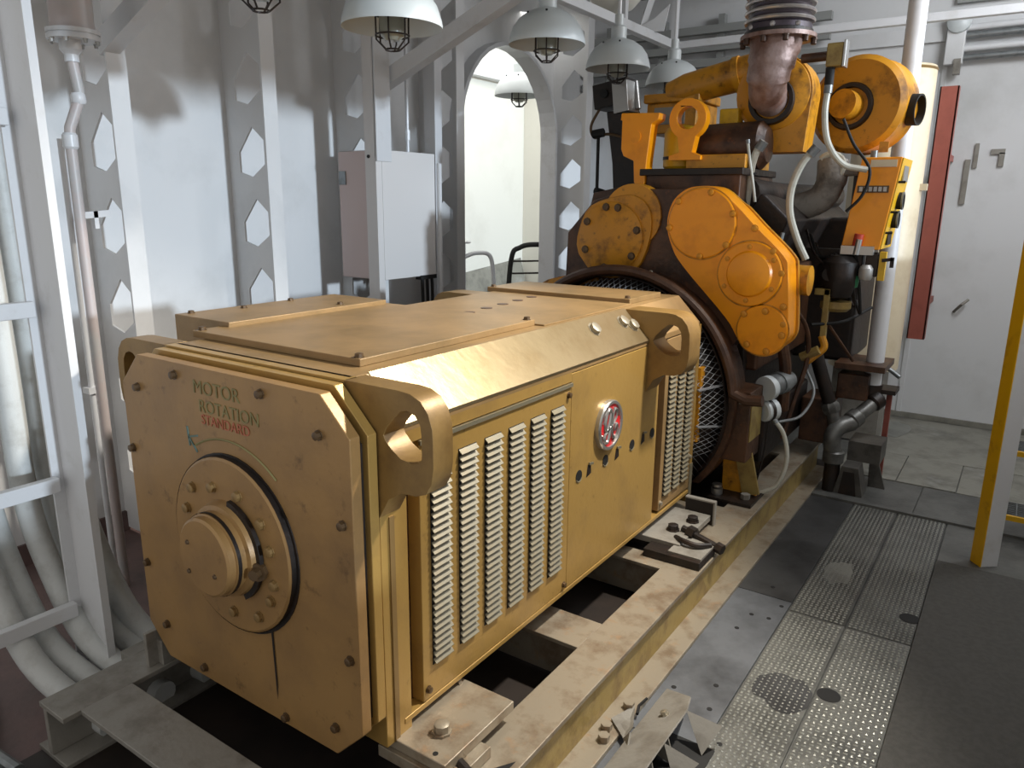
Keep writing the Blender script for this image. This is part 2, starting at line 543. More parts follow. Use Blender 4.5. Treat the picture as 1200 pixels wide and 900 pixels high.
obj('handwheel', MB().lathe([(.07, 0), (.08, .01), (.07, .02), (.02, .02)], (-2.75, 4.72, 1.52), (0, 0, 1), 16), TUBE, vp)
bl = thing('cable_hoop', 'black bent cable hoop low inside the right side of the arch', 'cable', (-2.9, 5.95, 0))
obj('hoop', MB().tube(cat([(-3.0, 5.85, 0), (-2.98, 5.9, 1.2), (-2.9, 6.0, 1.42), (-2.7, 6.25, 1.45)]), .03), BLACK, bl)
for k in range(5):
    obj('rung', MB().bar((-2.95, 5.9, .7 + .14 * k), (-2.7, 6.2, .7 + .14 * k), .02, .02), DARK, bl)

# ================================================================== GENERATOR
G = thing('generator', 'large gold painted generator with louvred side panels on the near end of the skid', 'generator', (0, 1.3, .25))
oct_ = lambda x, z0, z1, c: [(-x + c, z0), (x - c, z0), (x, z0 + c), (x, z1 - c), (x - c, z1), (-x + c, z1), (-x, z1 - c), (-x, z0 + c)]
ep = obj('end_plate', MB().plate(oct_(.56, .285, 1.43, .11), [], (0, .02, 0), (1, 0, 0), (0, 0, 1), .04), TAND, G, bev=.004)
obj('bracket_plate', MB().plate(oct_(.567, .285, 1.442, .125), [], (0, .075, 0), (1, 0, 0), (0, 0, 1), .035), TAN, G, bev=.003)
obj('gasket_gap', MB().plate(oct_(.545, .30, 1.41, .12), [], (0, .041, 0), (1, 0, 0), (0, 0, 1), .02), DARK, G)
body = [(.432, 1.449), (.5625, 1.314), (.5625, 1.285), (.50, 1.28), (.50, .335), (.45, .30), (-.45, .30), (-.5625, .335), (-.5625, 1.314), (-.432, 1.449)]
obj('casing', MB().plate(body, [], (0, 2.56, 0), (1, 0, 0), (0, 0, 1), 2.45), TOPM, G, bev=.004)
for sgn in (1, -1):
    obj('chamfer_plate', MB().plate([(sgn * .428, 1.4495), (sgn * .5635, 1.3125), (sgn * .5635, 1.300), (sgn * .5685, 1.3135), (sgn * .4315, 1.4535)], [], (0, 1.885 if sgn > 0 else 2.5, 0), (1, 0, 0), (0, 0, 1), 1.70), CHAM, G, bev=.002)
obj('front_frame', MB().plate([(.45, 1.449), (.5625, 1.33), (.5625, .29), (-.5625, .29), (-.5625, 1.33), (-.45, 1.449)], [], (0, .13, 0), (1, 0, 0), (0, 0, 1), .05), TAN, G, bev=.003)
obj('corner_strip', MB().box((.49, .125, .27), (.5625, .195, 1.29)), TAN, G, bev=.003)
obj('sealing_strip', MB().box((.56, .115, .29), (.567, .135, 1.05)), BOLTT, G)
obj('gap_strip', MB().box((.49, .19, .33), (.515, .26, 1.28)), BROWN, G)
obj('lower_sill', MB().box((.48, .16, .325), (.565, 2.56, .345)), TAN, G, bev=.003)
# louvre panel
obj('side_header', MB().box((.50, .195, 1.250), (.5622, 1.17, 1.302)), TAN, G)
lp = obj('louver_panel', MB().box((.50, .252, .347), (.563, 1.168, 1.245)), TAN, G, bev=.003)
obj('panel_lip', MB().box((.562, .252, 1.232), (.571, 1.168, 1.246)), PALE, lp)
def louver_column(parent, y0, y1, z0, z1, n, m):
    obj('louver_backing', MB().box((.558, y0, z0), (.5645, y1, z1)), BLACK, parent)
    dz = (z1 - z0) / n
    w = (y1 - y0) * .96
    first = None
    for k in range(n):
        zc = z0 + dz * (k + .5)
        c = Vector((.5645, (y0 + y1) / 2, zc))
        if first is None:
            sl = MB()
            prof = [(0, dz * .40), (.013, -dz * .16), (.013, -dz * .24), (0, dz * .12)]
            vs = [(.5645 + x, yy, zc + z) for yy in (c.y - w / 2, c.y + w / 2) for x, z in prof]
            sl.add(vs, [(0, 1, 2, 3), (7, 6, 5, 4), (0, 4, 5, 1), (1, 5, 6, 2), (2, 6, 7, 3), (3, 7, 4, 0)])
            first = obj('louver', sl, m, parent, origin=c)
        else:
            inst(first, parent, c)
for k in range(6):
    y0 = .300 + k * .1425
    louver_column(lp, y0, y0 + .096, .462, 1.168, 29, PALE)
bolts(lp, [(.563, 1.145, 1.20), (.563, 1.145, .375), (.563, .275, .385), (.563, .275, 1.2)], (1, 0, 0), .011, .012, BOLTD)
cpn = obj('side_panel', MB().box((.50, 1.17, .347), (.5625, 2.045, 1.283)), TAN, G, bev=.003)
obj('rear_gap_strip', MB().box((.49, 2.04, .33), (.515, 2.13, 1.28)), BROWN, G)
rp = obj('louver_panel', MB().box((.50, 2.125, .36), (.5625, 2.55, 1.28)), TOPM, G, bev=.003)
for k in range(3):
    y0 = 2.165 + k * .122
    louver_column(rp, y0, y0 + .092, .43, 1.20, 29, PALE)
bolts(rp, [(.5625, 2.145, .40), (.5625, 2.535, .55)], (1, 0, 0), .012, .012, BOLTM)
obj('rear_post', MB().box((.50, 2.55, .27), (.5625, 2.585, 1.30)), TAN, G)
obj('rear_post_edge', MB().box((.553, 2.548, .27), (.567, 2.588, .5)), PALE, G)
# cooling holes with flaps on the side panel
for y in (1.25, 1.49, 1.76, 1.99):
    h = obj('port_hole', MB().lathe([(.026, 0), (.026, .002), (0, .002)], (.5625, y, .828), (1, 0, 0), 16), BLACK, G)
    obj('hole_lip', MB().tube([(.564, y + .026 * math.cos(a * math.pi / 6), .828 + .026 * math.sin(a * math.pi / 6)) for a in range(7, 12)], .003, 6), PALE, h)
for y in (1.335, 1.60, 1.88):
    h = obj('port_flap', MB().add([(.5635, y - .02, .80), (.5635, y + .024, .81), (.5635, y + .02, .85), (.5635, y - .008, .855), (.567, y, .826)], [(0, 1, 4), (1, 2, 4), (2, 3, 4), (3, 0, 4)]), DARK, G)
    obj('flap_lip', MB().bar((.566, y - .002, .858), (.572, y + .024, .856), .006, .01), PALE, h)
# chamfer bolts
bolts(G, [(.475, 1.50, 1.404), (.478, 1.77, 1.402), (.50, 1.835, 1.38)], (.72, 0, .70), .028, .022, BOLTM, 'chamfer_bolt')
# the round badge
BY, BZ, BR = 1.492, .994, .113
bd = obj('badge', MB().lathe([(BR, 0), (BR, .018), (BR * .96, .024), (BR * .86, .024), (BR * .84, .016), (0, .016)], (.5625, BY, BZ), (1, 0, 0), 40), ALU, G)
tag(bd, 'round silver badge with a red field and script monogram')
obj('badge_field', MB().cyl((.5785, BY, BZ), (.5795, BY, BZ), BR * .85, n=36), RED, bd)
def script(pts, r):
    return MB().tube([(.5815, BY + p.x * BR, BZ + p.y * BR) for p in cat([(a, b, 0) for a, b in pts], 6)], r, 6)
obj('monogram_letter', script([(-.02, .50), (-.10, .66), (-.30, .60), (-.44, .30), (-.46, -.02), (-.34, -.16), (-.20, -.02), (-.08, .30), (-.02, .50), (-.04, .10), (-.10, -.28), (-.26, -.60), (-.46, -.58), (-.50, -.36), (-.30, -.16), (.0, -.02)], .0085), ALU, bd)
obj('monogram_letter', script([(.0, -.02), (.24, .10), (.42, .30), (.40, .54), (.24, .60), (.12, .36), (.08, -.02), (.12, -.38), (.28, -.56), (.48, -.48), (.56, -.20), (.44, -.04), (.32, -.16), (.34, -.28)], .0085), ALU, bd)
for a in (20, 110, 200, 290):
    q = [(.74 * math.cos(math.radians(a + t)) * (1 - .10 * (t > 40)), .74 * math.sin(math.radians(a + t)) * (1 - .10 * (t > 40))) for t in (0, 15, 30, 45, 55)]
    obj('badge_scroll', script(q, .004), ALU, bd)
# lifting ears
EAR = [(.44, 1.449), (.65, 1.449), (.69, 1.445), (.725, 1.43), (.75, 1.40), (.764, 1.36), (.766, 1.32), (.766, 1.25), (.758, 1.205), (.738, 1.172), (.70, 1.158), (.65, 1.155), (.60, 1.125), (.5625, 1.06), (.44, 1.06)]
EH = [(.587, 1.313), (.598, 1.335), (.63, 1.37), (.655, 1.392), (.68, 1.397), (.705, 1.388), (.722, 1.365), (.726, 1.335), (.726, 1.27), (.715, 1.256), (.69, 1.250), (.65, 1.256), (.615, 1.278), (.593, 1.30)]
for sx in (1, -1):
    for y0, t in ((.08, .085), (1.885, .14)):
        obj('lifting_ear', MB().plate([(sx * x, z) for x, z in EAR], [[(sx * x, z) for x, z in EH]], (0, y0 + t, 0), (1, 0, 0), (0, 0, 1), t), EARM, G, bev=.0015)
# top covers
l1 = obj('top_cover', MB().box((-.50, .225, 1.449), (.358, 1.21, 1.474)), TOPM, G, bev=.003)
l2 = obj('top_cover', MB().box((-.49, 2.04, 1.449), (.385, 2.42, 1.476)), TOPM, G, bev=.003)
l3 = obj('top_plate', MB().box((-.44, 1.215, 1.449), (.40, 2.03, 1.456)), TOPM, G, bev=.002)
bolts(l1, [(.335, .245, 1.474), (-.475, .25, 1.474), (.335, 1.185, 1.474), (-.475, 1.185, 1.474)], (0, 0, 1), .013, .012, BOLTD)
bolts(l2, [(.36, 2.065, 1.476), (-.465, 2.065, 1.476)], (0, 0, 1), .013, .012, BOLTD)
for k in range(5):
    obj('tapped_hole', MB().cyl((-.05 - .02 * k, 1.30 + .16 * k, 1.455), (-.05 - .02 * k, 1.30 + .16 * k, 1.458), .028, n=12), BROWN, l3)
tb = obj('terminal_box', MB().box((-.80, .345, 1.02), (-.45, 1.19, 1.492)), TOPM, G, bev=.004)
bolts(tb, [(-.77, .40, 1.492), (-.77, .9, 1.492), (-.50, .95, 1.492), (-.73, .62, 1.492)], (0, 0, 1), .012, .010, BOLTD)
# bearing cover on the end plate
bf = obj('bearing_flange', MB().lathe([(.292, 0), (.292, .020), (.284, .026), (.16, .026), (0, .026)], (.02, -.02, .869), (0, -1, 0), 48), TAND, G)
obj('flange_edge', MB().lathe([(.2935, .002), (.2935, .021)], (.02, -.02, .869), (0, -1, 0), 48, False), DARK, bf)  # dark ring paints in the shadow on the greasy flange side
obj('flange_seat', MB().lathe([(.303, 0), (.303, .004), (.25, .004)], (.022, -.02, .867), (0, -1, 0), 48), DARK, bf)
hb = obj('bearing_hub', MB().lathe([(.160, 0), (.150, .03), (.135, .034), (.135, .066), (.128, .068), (.128, .088), (.120, .094), (0, .094)], (.02, -.046, .865), (0, -1, 0), 40), TAND, G)
obj('hub_groove', MB().lathe([(.137, 0), (.137, .012)], (.02, -.098, .865), (0, -1, 0), 40, False), DARK, hb)
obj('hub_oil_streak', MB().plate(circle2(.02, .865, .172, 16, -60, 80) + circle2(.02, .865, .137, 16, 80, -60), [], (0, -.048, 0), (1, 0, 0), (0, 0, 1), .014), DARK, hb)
obj('drain_plug', MB().lathe([(.030, 0), (.030, .03), (.018, .03), (.018, .05), (0, .05)], (.175, -.04, .835), (0.3, -1, 0), 8), BOLTD, hb)
bolts(hb, [(-.055, -.14, .90), (.075, -.14, .82), (-.06, -.14, .80)], (0, -1, 0), .007, .005, BOLTD)
bolts(bf, [(-.152, -.046, 1.03), (-.043, -.046, 1.055), (.087, -.046, 1.055), (.19, -.046, .99), (.225, -.046, .91), (.235, -.046, .80), (.214, -.046, .74), (.15, -.046, .665), (.02, -.046, .64), (-.12, -.046, .68), (-.19, -.046, .80), (-.19, -.046, .95)], (0, -1, 0), .016, .013, BOLTT)
obj('oil_run', MB().add([(.168, -.0225, .61), (.178, -.0225, .61), (.182, -.0225, .42), (.176, -.0225, .36)], [(3, 2, 1, 0)]), DARK, ep)
bolts(ep, [(-.234, -.02, 1.389), (.199, -.02, 1.392), (.44, -.02, 1.311), (-.535, -.02, 1.083), (.52, -.02, 1.063), (-.525, -.02, .643), (.526, -.02, .64), (-.437, -.02, .42), (-.221, -.02, .325), (.213, -.02, .312), (.449, -.02, .38), (-.462, -.02, 1.315)], (0, -1, 0), .013, .015, BOLTD)
# faded stencil marks
YT = -.0215
text('MOTOR', GREENINK, ep, (-.02, YT, 1.365), .062, sx=1.05)
text('ROTATION', GREENINK, ep, (.035, YT, 1.305), .058, sx=1.0)
text('STANDARD', REDINK, ep, (.015, YT, 1.262), .046, sx=1.0)
obj('painted_arc', MB().tube([(.022 + .345 * math.cos(math.radians(a)), YT, .869 + .345 * math.sin(math.radians(a))) for a in range(50, 121, 5)], .0035, 4), GREENINK, ep)
for dx, dz in ((.045, -.045), (.055, .012)):
    obj('painted_arrow', MB().bar((-.185, YT, 1.19), (-.185 + dx * .9, YT, 1.19 + dz), .003, .006), TEALINK, ep)
obj('painted_arrow', MB().bar((-.19, YT, 1.225), (-.182, YT, 1.16), .003, .007), TEALINK, ep)
# feet
ff = obj('foot', MB().box((.44, .115, .262), (.762, .485, .298)), SKID, G, bev=.004)
obj('foot_gusset', MB().plate([(0, 0), (.06, 0), (.035, .07), (0, .07)], [], (.50, .46, .298), (1, 0, 0), (0, 0, 1), .016), SKID, ff)
bolts(ff, [(.66, .225, .298)], (0, 0, 1), .026, .032, SKID, 'foot_nut')
obj('foot_hole', MB().cyl((.705, .14, .2975), (.705, .14, .2992), .009, n=10), BLACK, ff)
rf = obj('foot', MB().box((.47, 1.975, .248), (.75, 2.42, .282)), SKIDG, G, bev=.004)
bolts(rf, [(.655, 2.12, .282), (.70, 2.28, .282)], (0, 0, 1), .028, .03, DARK, 'foot_nut')
for y in (.12, 2.0):
    obj('foot', MB().box((-.70, y, .24), (-.44, y + .4, .285)), SKIDY, G)
obj('under_frame', MB().box((-.44, .16, .285), (.44, 2.5, .305)), BROWN, G)

# ================================================================== SKID
K = thing('skid_frame', 'worn steel skid frame with I-beam rails carrying generator and engine', 'skid', (.1, 2, 0))
rr = obj('side_rail', MB().box((.725, -.39, .2), (.90, 4.40, .22)).box((.855, -.39, .02), (.878, 4.40, .2)), SKID, K, bev=.003)
obj('rail_foot', MB().box((.74, -.39, .0), (.982, 4.40, .02)), SKID, rr, bev=.003)
obj('rail_web_face', MB().box((.877, -.38, .021), (.8795, 4.39, .199)), SKIDY, rr)
obj('side_rail', MB().box((-.665, -.39, .2), (-.495, 4.40, .22)).box((-.64, -.39, .02), (-.615, 4.40, .2)).box((-.72, -.39, 0), (-.52, 4.40, .02)), SKIDG, K, bev=.003)
obj('cross_member', MB().box((-.497, -.33, .2), (.726, -.145, .22)).box((-.497, -.18, .02), (.726, -.155, .2)), SKIDG, K, bev=.003)
for y0, y1 in ((.99, 1.20), (1.80, 1.93), (2.55, 2.72), (3.9, 4.1)):
    obj('cross_member', MB().box((-.497, y0, .2), (.726, y1, .219)).box((-.497, y0 + .05, .02), (.726, y0 + .07, .2)), SKID, K, bev=.003)
obj('rail_pad', MB().box((.50, .10, .221), (.80, .30, .262)), SKID, K, bev=.003)
obj('rail_pad', MB().box((.60, 1.875, .221), (.893, 2.10, .262)), DARK, K, bev=.003)
obj('shim_plate', MB().box((.72, 1.90, .262), (.89, 2.12, .272)), SKIDG, K)
obj('rail_pad', MB().box((.47, 1.99, .221), (.73, 2.41, .248)), DARK, K)
obj('stop_plate', MB().box((.60, 2.425, .221), (.765, 2.45, .355)), DARK, K, bev=.002)
obj('stop_plate_edge', MB().box((.60, 2.418, .351), (.768, 2.452, .359)).box((.761, 2.418, .221), (.769, 2.452, .355)), SKIDG, K)
jb = obj('jacking_bolt', MB().cyl((.70, 2.14, .298), (.93, 2.085, .262), .017, n=10), DARK, K)
obj('jacking_nut', MB().cyl((.735, 2.132, .292), (.775, 2.122, .286), .035, n=6).cyl((.90, 2.09, .268), (.935, 2.082, .262), .028, n=6), DARK, jb)
obj('jacking_clamp', MB().tube(cat([(.70, 2.05, .28), (.76, 2.0, .295), (.83, 2.0, .29), (.88, 2.06, .28)]), .014, 8), DARK, jb)
jf = obj('jacking_bolt', MB().cyl((.70, .205, .262), (.86, .155, .252), .018, n=10), DARK, K)
obj('jacking_nut', MB().cyl((.715, .20, .262), (.755, .188, .258), .034, n=6), SKID, jf)
obj('rail_notch', MB().add([(.83, .26, .2205), (.875, .25, .2205), (.875, .33, .2205)], [(0, 1, 2)]), BLACK, rr)
for x, y in ((.945, 1.02), (.93, .86), (.95, .80)):
    obj('foot_nut', MB().cyl((x, y, .02), (x, y, .045), .022, n=6), SKID, K)
obj('bent_rod', MB().tube([(.985, 1.10, .03), (.975, 1.05, .024), (.99, 1.0, .024)], .006, 6), BLACK, K)
obj('pedestal_bracket', MB().box((-.60, -.02, .22), (-.50, .10, .32)).box((-.55, -.06, .22), (-.53, .16, .36)), SKIDG, K, bev=.003)
obj('pedestal_bracket', MB().box((-.82, -.02, .0), (-.68, .16, .16)), SKIDG, K, bev=.003)

# folded sheet on the deck beside the rail
fs = thing('folded_sheet', 'grey folded sheet steel bracket with dark triangular openings beside the rail in the foreground', 'bracket', (1.1, .9, 0))
def slab(name, pts, m, t=.006):
    P = [Vector(p) for p in pts]
    n = (P[1] - P[0]).cross(P[2] - P[0]).normalized()
    if n.z < 0:
        P.reverse(); n = -n
    k = len(P)
    mb = MB().add(P + [p - n * t for p in P], [tuple(range(k)), tuple(range(2 * k - 1, k - 1, -1))] + [(i, i + k, (i + 1) % k + k, (i + 1) % k) for i in range(k)])
    return obj(name, mb, m, fs, ang=10)
slab('top_sheet', [(1.18, .56, .125), (1.18, 1.007, .12), (1.15, 1.13, .09), (1.025, 1.205, .03), (1.03, .86, .05), (1.03, .56, .05)], SKIDG)
slab('side_gusset', [(1.18, 1.007, .12), (1.31, 1.036, .09), (1.27, .945, .008)], SKIDG)
slab('side_gusset', [(1.18, .80, .118), (1.30, .83, .07), (1.25, .75, .006)], SKIDG)
slab('fin', [(1.18, .84, .118), (1.215, .845, .004), (1.03, .86, .045)], SKIDG)
slab('fin', [(1.18, .70, .118), (1.205, .705, .004), (1.03, .72, .045)], SKIDG)
slab('bent_tab', [(.923, .912, .032), (.965, 1.03, .032), (1.02, .90, .045), (1.01, .84, .03)], SKIDG)
slab('bent_tab', [(1.01, .84, .032), (1.045, .812, .09), (1.065, .735, .02)], SKIDG)
obj('sheet_painted_shadow', MB().box((1.04, .6, .0), (1.30, 1.0, .006)), BLACK, fs)  # black sheet painted in for the shade under the folded steel
bolts(fs, [(1.11, .98, .085)], (-.5, 0, .85), .014, .016, BOLTM, 'sheet_nut')

# ================================================================== ENGINE
E = thing('diesel_engine', 'big orange and greasy brown diesel engine coupled behind the generator', 'engine', (.2, 4.0, .22))
blk = [(-.42, .36), (.46, .36), (.62, .62), (.66, 1.0), (.60, 1.45), (.62, 1.85), (.50, 2.08), (-.10, 2.08), (-.48, 1.85), (-.52, 1.4), (-.55, 1.0), (-.46, .62)]
obj('engine_block', MB().plate(blk, [], (0, 5.0, 0), (1, 0, 0), (0, 0, 1), 1.9), DARK, E, bev=.01)
obj('gear_case', MB().box((.60, 4.3, .85), (1.04, 4.98, 1.85)), DARK, E, bev=.03)
obj('oil_sump', MB().box((-.36, 2.95, .22), (.40, 4.9, .40)), BROWN, E, bev=.02)
obj('rear_housing', MB().plate([(-.50, 1.15), (-.30, 1.0), (.55, 1.0), (.72, 1.25), (.55, 1.75), (.45, 2.02), (-.05, 2.02), (-.30, 1.95), (-.48, 1.75)], [], (0, 3.02, 0), (1, 0, 0), (0, 0, 1), .12), BROWN, E, bev=.008)
CXE, CZE, RF = -.02, .80, .75
arc = [(CXE + RF * math.cos(math.radians(a)), 2.72, CZE + RF * math.sin(math.radians(a))) for a in range(8, 178, 5)]
fh = obj('flywheel_housing', MB().plate(circle2(CXE, CZE, RF, 48, -40, 220), [circle2(CXE, CZE, .715, 48)], (0, 2.95, 0), (1, 0, 0), (0, 0, 1), .20), BROWN, E, bev=.006)
obj('housing_rim', MB().tube([(.89, 2.72, .885), (.80, 2.72, .875)] + [(p[0], p[1], p[2]) for p in arc], .032, 10), RIMM, fh)
obj('housing_bore', MB().lathe([(.715, 0), (.715, .22)], (CXE, 2.68, CZE), (0, 1, 0), 48, False), DARK, fh)
obj('flywheel', MB().lathe([(0, 0), (.58, 0), (.58, .1), (.62, .1), (.62, .2)], (CXE, 2.66, CZE), (0, 1, 0), 48), DARK, fh)
# wire mesh guard around the coupling
ms = MB()
for s_ in (1, -1):
    for k in range(0, 46):
        a0 = -30 + k * 3.2
        pts = [(CXE + (.60 + .10 * t) * math.cos(math.radians(a0 + s_ * t * 8)), 2.585 + t * .15, CZE + (.60 + .10 * t) * math.sin(math.radians(a0 + s_ * t * 9))) for t in (0, .5, 1)]
        ms.tube(pts, .0020, 3)
tag(obj('mesh_guard', ms, MESHM, E), 'grey wire mesh around the coupling', kind='stuff')
gb = MB()
for a in (12, -8):
    c, s2 = math.cos(math.radians(a)), math.sin(math.radians(a))
    gb.bar((CXE + .605 * c, 2.578, CZE + .605 * s2), (CXE + .705 * c, 2.73, CZE + .705 * s2), .02, .008)
obj('guard_strap', gb, MESHM, E)
obj('guard_lining', MB().lathe([(.585, 0), (.69, .14)], (CXE, 2.60, CZE), (0, 1, 0), 48, False), DARK, E)
obj('orange_spacer', MB().box((.50, 2.60, .62), (.575, 2.66, 1.05)), ORGD, E)
# side pad and rear support
obj('housing_side_pad', MB().box((.62, 2.80, .48), (.80, 3.05, .90)), BROWN, E, bev=.006)
obj('pad_lit_face', MB().box((.798, 2.83, .60), (.805, 3.04, .83)), SKIDY, E)  # lighter strip paints the light on the pad's right side
obj('pad_edge', MB().box((.74, 2.79, .83), (.81, 2.83, .88)), GALV, E)
leg = obj('support_leg', MB().plate([(.64, .235), (.84, .235), (.84, .26), (.735, .62), (.62, .62), (.63, .26)], [], (0, 3.00, 0), (1, 0, 0), (0, 0, 1), .05), ORGD, E, bev=.003)
obj('leg_rib', MB().bar((.815, 2.93, .25), (.725, 2.93, .60), .10, .018, (0, 1, 0)), SKIDY, leg)
obj('leg_base', MB().box((.60, 2.78, .221), (.86, 3.05, .24)), DARK, leg)
obj('leg_nut', MB().cyl((.63, 2.86, .24), (.63, 2.86, .275), .035, n=12).cyl((.63, 2.86, .285), (.63, 2.86, .30), .03, n=12), ALU, leg)
obj('leg_nut', MB().cyl((.80, 2.87, .24), (.80, 2.87, .27), .028, n=6), SKIDG, leg)

# right gear cover
GC = [(.40, 2.034), (.50, 2.022), (.623, 1.925), (.73, 1.822), (.895, 1.669), (.926, 1.58), (.954, 1.285), (.945, 1.21), (.912, 1.165), (.834, 1.117), (.74, 1.13), (.675, 1.205), (.60, 1.31), (.329, 1.582), (.25, 1.70), (.216, 1.823), (.242, 1.944), (.315, 2.014)]
GCs = [(p.x, p.y) for p in cat([(a, b, 0) for a, b in GC], 4, True)]
gc = obj('gear_cover', MB().plate(GCs, [], (0, 3.02, 0), (1, 0, 0), (0, 0, 1), .17), ORG, E, bev=.008)
def disc_cover(parent, c, r, dome=False, m=ORG):
    if dome:
        pr = [(r, 0), (r, .012), (r * .97, .016), (r * .72, .016), (r * .66, .030), (r * .4, .040), (0, .044)]
    else:
        pr = [(r, 0), (r, .012), (r * .97, .016), (0, .016)]
    d = obj('cover_disc', MB().lathe(pr, (c[0], c[1], c[2]), (0, -1, 0), 40), m, parent)
    obj('cover_joint', MB().lathe([(r + .008, 0), (r + .008, .003), (r - .004, .003)], (c[0], c[1], c[2]), (0, -1, 0), 40), ORGD, d)
    return d
disc_cover(gc, (.428, 2.85, 1.828), .197)
disc_cover(gc, (.722, 2.85, 1.562), .178, True)
disc_cover(gc, (.818, 2.85, 1.255), .140)
bolts(gc, [(.474, 2.838, 2.000), (.287, 2.838, 1.95), (.240, 2.838, 1.80), (.605, 2.838, 1.885), (.58, 2.838, 1.715), (.433, 2.838, 1.645), (.728, 2.85, 1.81), (.84, 2.85, 1.69), (.895, 2.85, 1.575), (.92, 2.85, 1.395), (.93, 2.85, 1.30), (.714, 2.836, 1.34), (.743, 2.836, 1.17), (.854, 2.836, 1.142), (.93, 2.836, 1.24), (.83, 2.836, 1.365)], (0, -1, 0), .017, .016, BOLTO)
bolts(gc, [(.714, 2.836, 1.71), (.595, 2.836, 1.64), (.588, 2.836, 1.487), (.716, 2.836, 1.415), (.85, 2.836, 1.487), (.85, 2.836, 1.644)], (0, -1, 0), .012, .010, BOLTO)
obj('cover_flange', MB().plate([(x * 1.0 + .012 * (1 if x > .6 else 0), z) for x, z in GCs], [], (0, 3.05, 0), (1, 0, 0), (0, 0, 1), .03), ORGD, gc)
obj('side_cap', MB().cyl((.90, 3.12, 1.52), (.985, 3.12, 1.52), .085, n=24), ORGD, E)
# left gear cover
lc = obj('gear_cover', MB().plate([(p.x, p.y) for p in cat([(-.10, 1.98, 0), (.02, 1.97, 0), (.10, 1.88, 0), (.10, 1.72, 0), (.02, 1.54, 0), (-.15, 1.48, 0), (-.34, 1.50, 0), (-.60, 1.44, 0), (-.66, 1.36, 0), (-.55, 1.2, 0), (-.30, 1.2, 0), (-.2, 1.4, 0), (-.38, 1.62, 0), (-.38, 1.78, 0), (-.30, 1.92, 0)], 3, True)], [], (0, 2.99, 0), (1, 0, 0), (0, 0, 1), .12), ORGD, E, bev=.006)
disc_cover(lc, (-.155, 2.87, 1.730), .215, False, ORGD)
obj('cover_backing', MB().cyl((-.03, 2.99, 1.86), (-.03, 2.885, 1.86), .19, n=36), ORGD, lc)
obj('flange_disc', MB().cyl((-.52, 2.88, 1.36), (-.52, 2.85, 1.36), .10, n=28), ORGD, lc)
bolts(lc, [(-.155 + .185 * math.cos(math.radians(a)), 2.855, 1.73 + .185 * math.sin(math.radians(a))) for a in (15, 75, 100, 150, 205, 260, 325)], (0, -1, 0), .02, .016, BOLTD)

# top castings
hd = obj('head_casting', MB().box((-.03, 3.06, 1.95), (.56, 3.7, 2.135)), BROWN, E, bev=.01)
obj('head_flange', MB().box((-.06, 3.03, 2.10), (.58, 3.7, 2.14)), DARK, E, bev=.006)
obj('head_cover', MB().box((.20, 3.12, 2.14), (.56, 3.6, 2.22)), ORGD, E, bev=.006)
obj('aftercooler', MB().lathe([(0, 0), (.10, .02), (.14, .08), (.14, .42), (.10, .46), (0, .48)], (.16, 3.35, 2.27), (1, 0, 0.02), 24), BROWN, E)
brk = [(-.203, 2.472), (.050, 2.462), (.045, 2.425), (.0, 2.40), (-.02, 2.20), (-.03, 2.05), (-.06, 2.02), (-.10, 2.06), (-.11, 2.19), (-.18, 2.22), (-.197, 2.26), (-.197, 2.43), (-.208, 2.43)]
bk = obj('support_bracket', MB().plate(brk, [], (0, 3.14, 0), (1, 0, 0), (0, 0, 1), .10), ORG, E, bev=.006)
obj('bracket_boss', MB().cyl((-.10, 3.04, 2.33), (-.10, 3.034, 2.33), .035, n=20), ORG, bk)
# lifting eye: ring with a spread foot
eo = circle2(.205, 2.425, .115, 26, -60, 240)
eye = [(.10, 2.19), (.30, 2.19), (.30, 2.215), (.245, 2.235)] + eo + [(.165, 2.235), (.10, 2.215)]
obj('lifting_eye', MB().plate(eye, [circle2(.205, 2.43, .065, 20)], (0, 3.16, 0), (1, 0, 0), (0, 0, 1), .07), ORG, E, bev=.012)
obj('yellow_canister', MB().lathe([(.10, 0), (.115, .02), (.115, .22), (.10, .25), (.04, .27)], (.10, 3.30, 2.14), (0, 0, 1), 24), YEL, E)
obj('canister_band', MB().lathe([(.118, 0), (.118, .02)], (.10, 3.30, 2.20), (0, 0, 1), 24, False), DARK, E)
obj('yellow_cap', MB().box((.30, 3.36, 2.36), (.42, 3.46, 2.50)), YEL, E, bev=.01)
obj('charge_air_box', MB().box((-.34, 3.70, 2.40), (.02, 4.1, 2.60)), ORGD, E, bev=.01)
obj('box_lid', MB().box((-.36, 3.68, 2.60), (.04, 4.1, 2.66)), ORGD, E, bev=.01)
obj('nameplate', MB().box((-.28, 3.692, 2.46), (-.06, 3.701, 2.57)), SKIDG, E)
obj('intake_pipe', MB().lathe([(.075, 0), (.10, .12), (.105, .45), (.115, .45), (.115, .49), (.105, .49), (.105, .75)], (-.20, 3.75, 2.66), (1, .05, .20), 28), ORGD, E)

# turbocharger, exhaust outlet side
tc = obj('turbocharger', MB().lathe([(.10, -.004), (.15, 0), (.205, .03), (.22, .08), (.22, .20), (.20, .24), (.10, .26)], (.605, 3.38, 2.575), (0, 1, 0), 40), ORGD, E)
obj('turbo_ring', MB().lathe([(.10, 0), (.105, -.03), (.13, -.03), (.135, .01)], (.605, 3.38, 2.53), (0, 1, 0), 32, False), DARK, tc)
tb2 = [(.60 + .222 * math.cos(math.radians(t)), 2.575 + .222 * math.sin(math.radians(t))) for t in range(-5, 216, 10)]
obj('turbo_body', MB().plate([(.80, 2.24)] + tb2 + [(.46, 2.40), (.50, 2.24)], [], (0, 3.62, 0), (1, 0, 0), (0, 0, 1), .20), ORGD, tc, bev=.008)
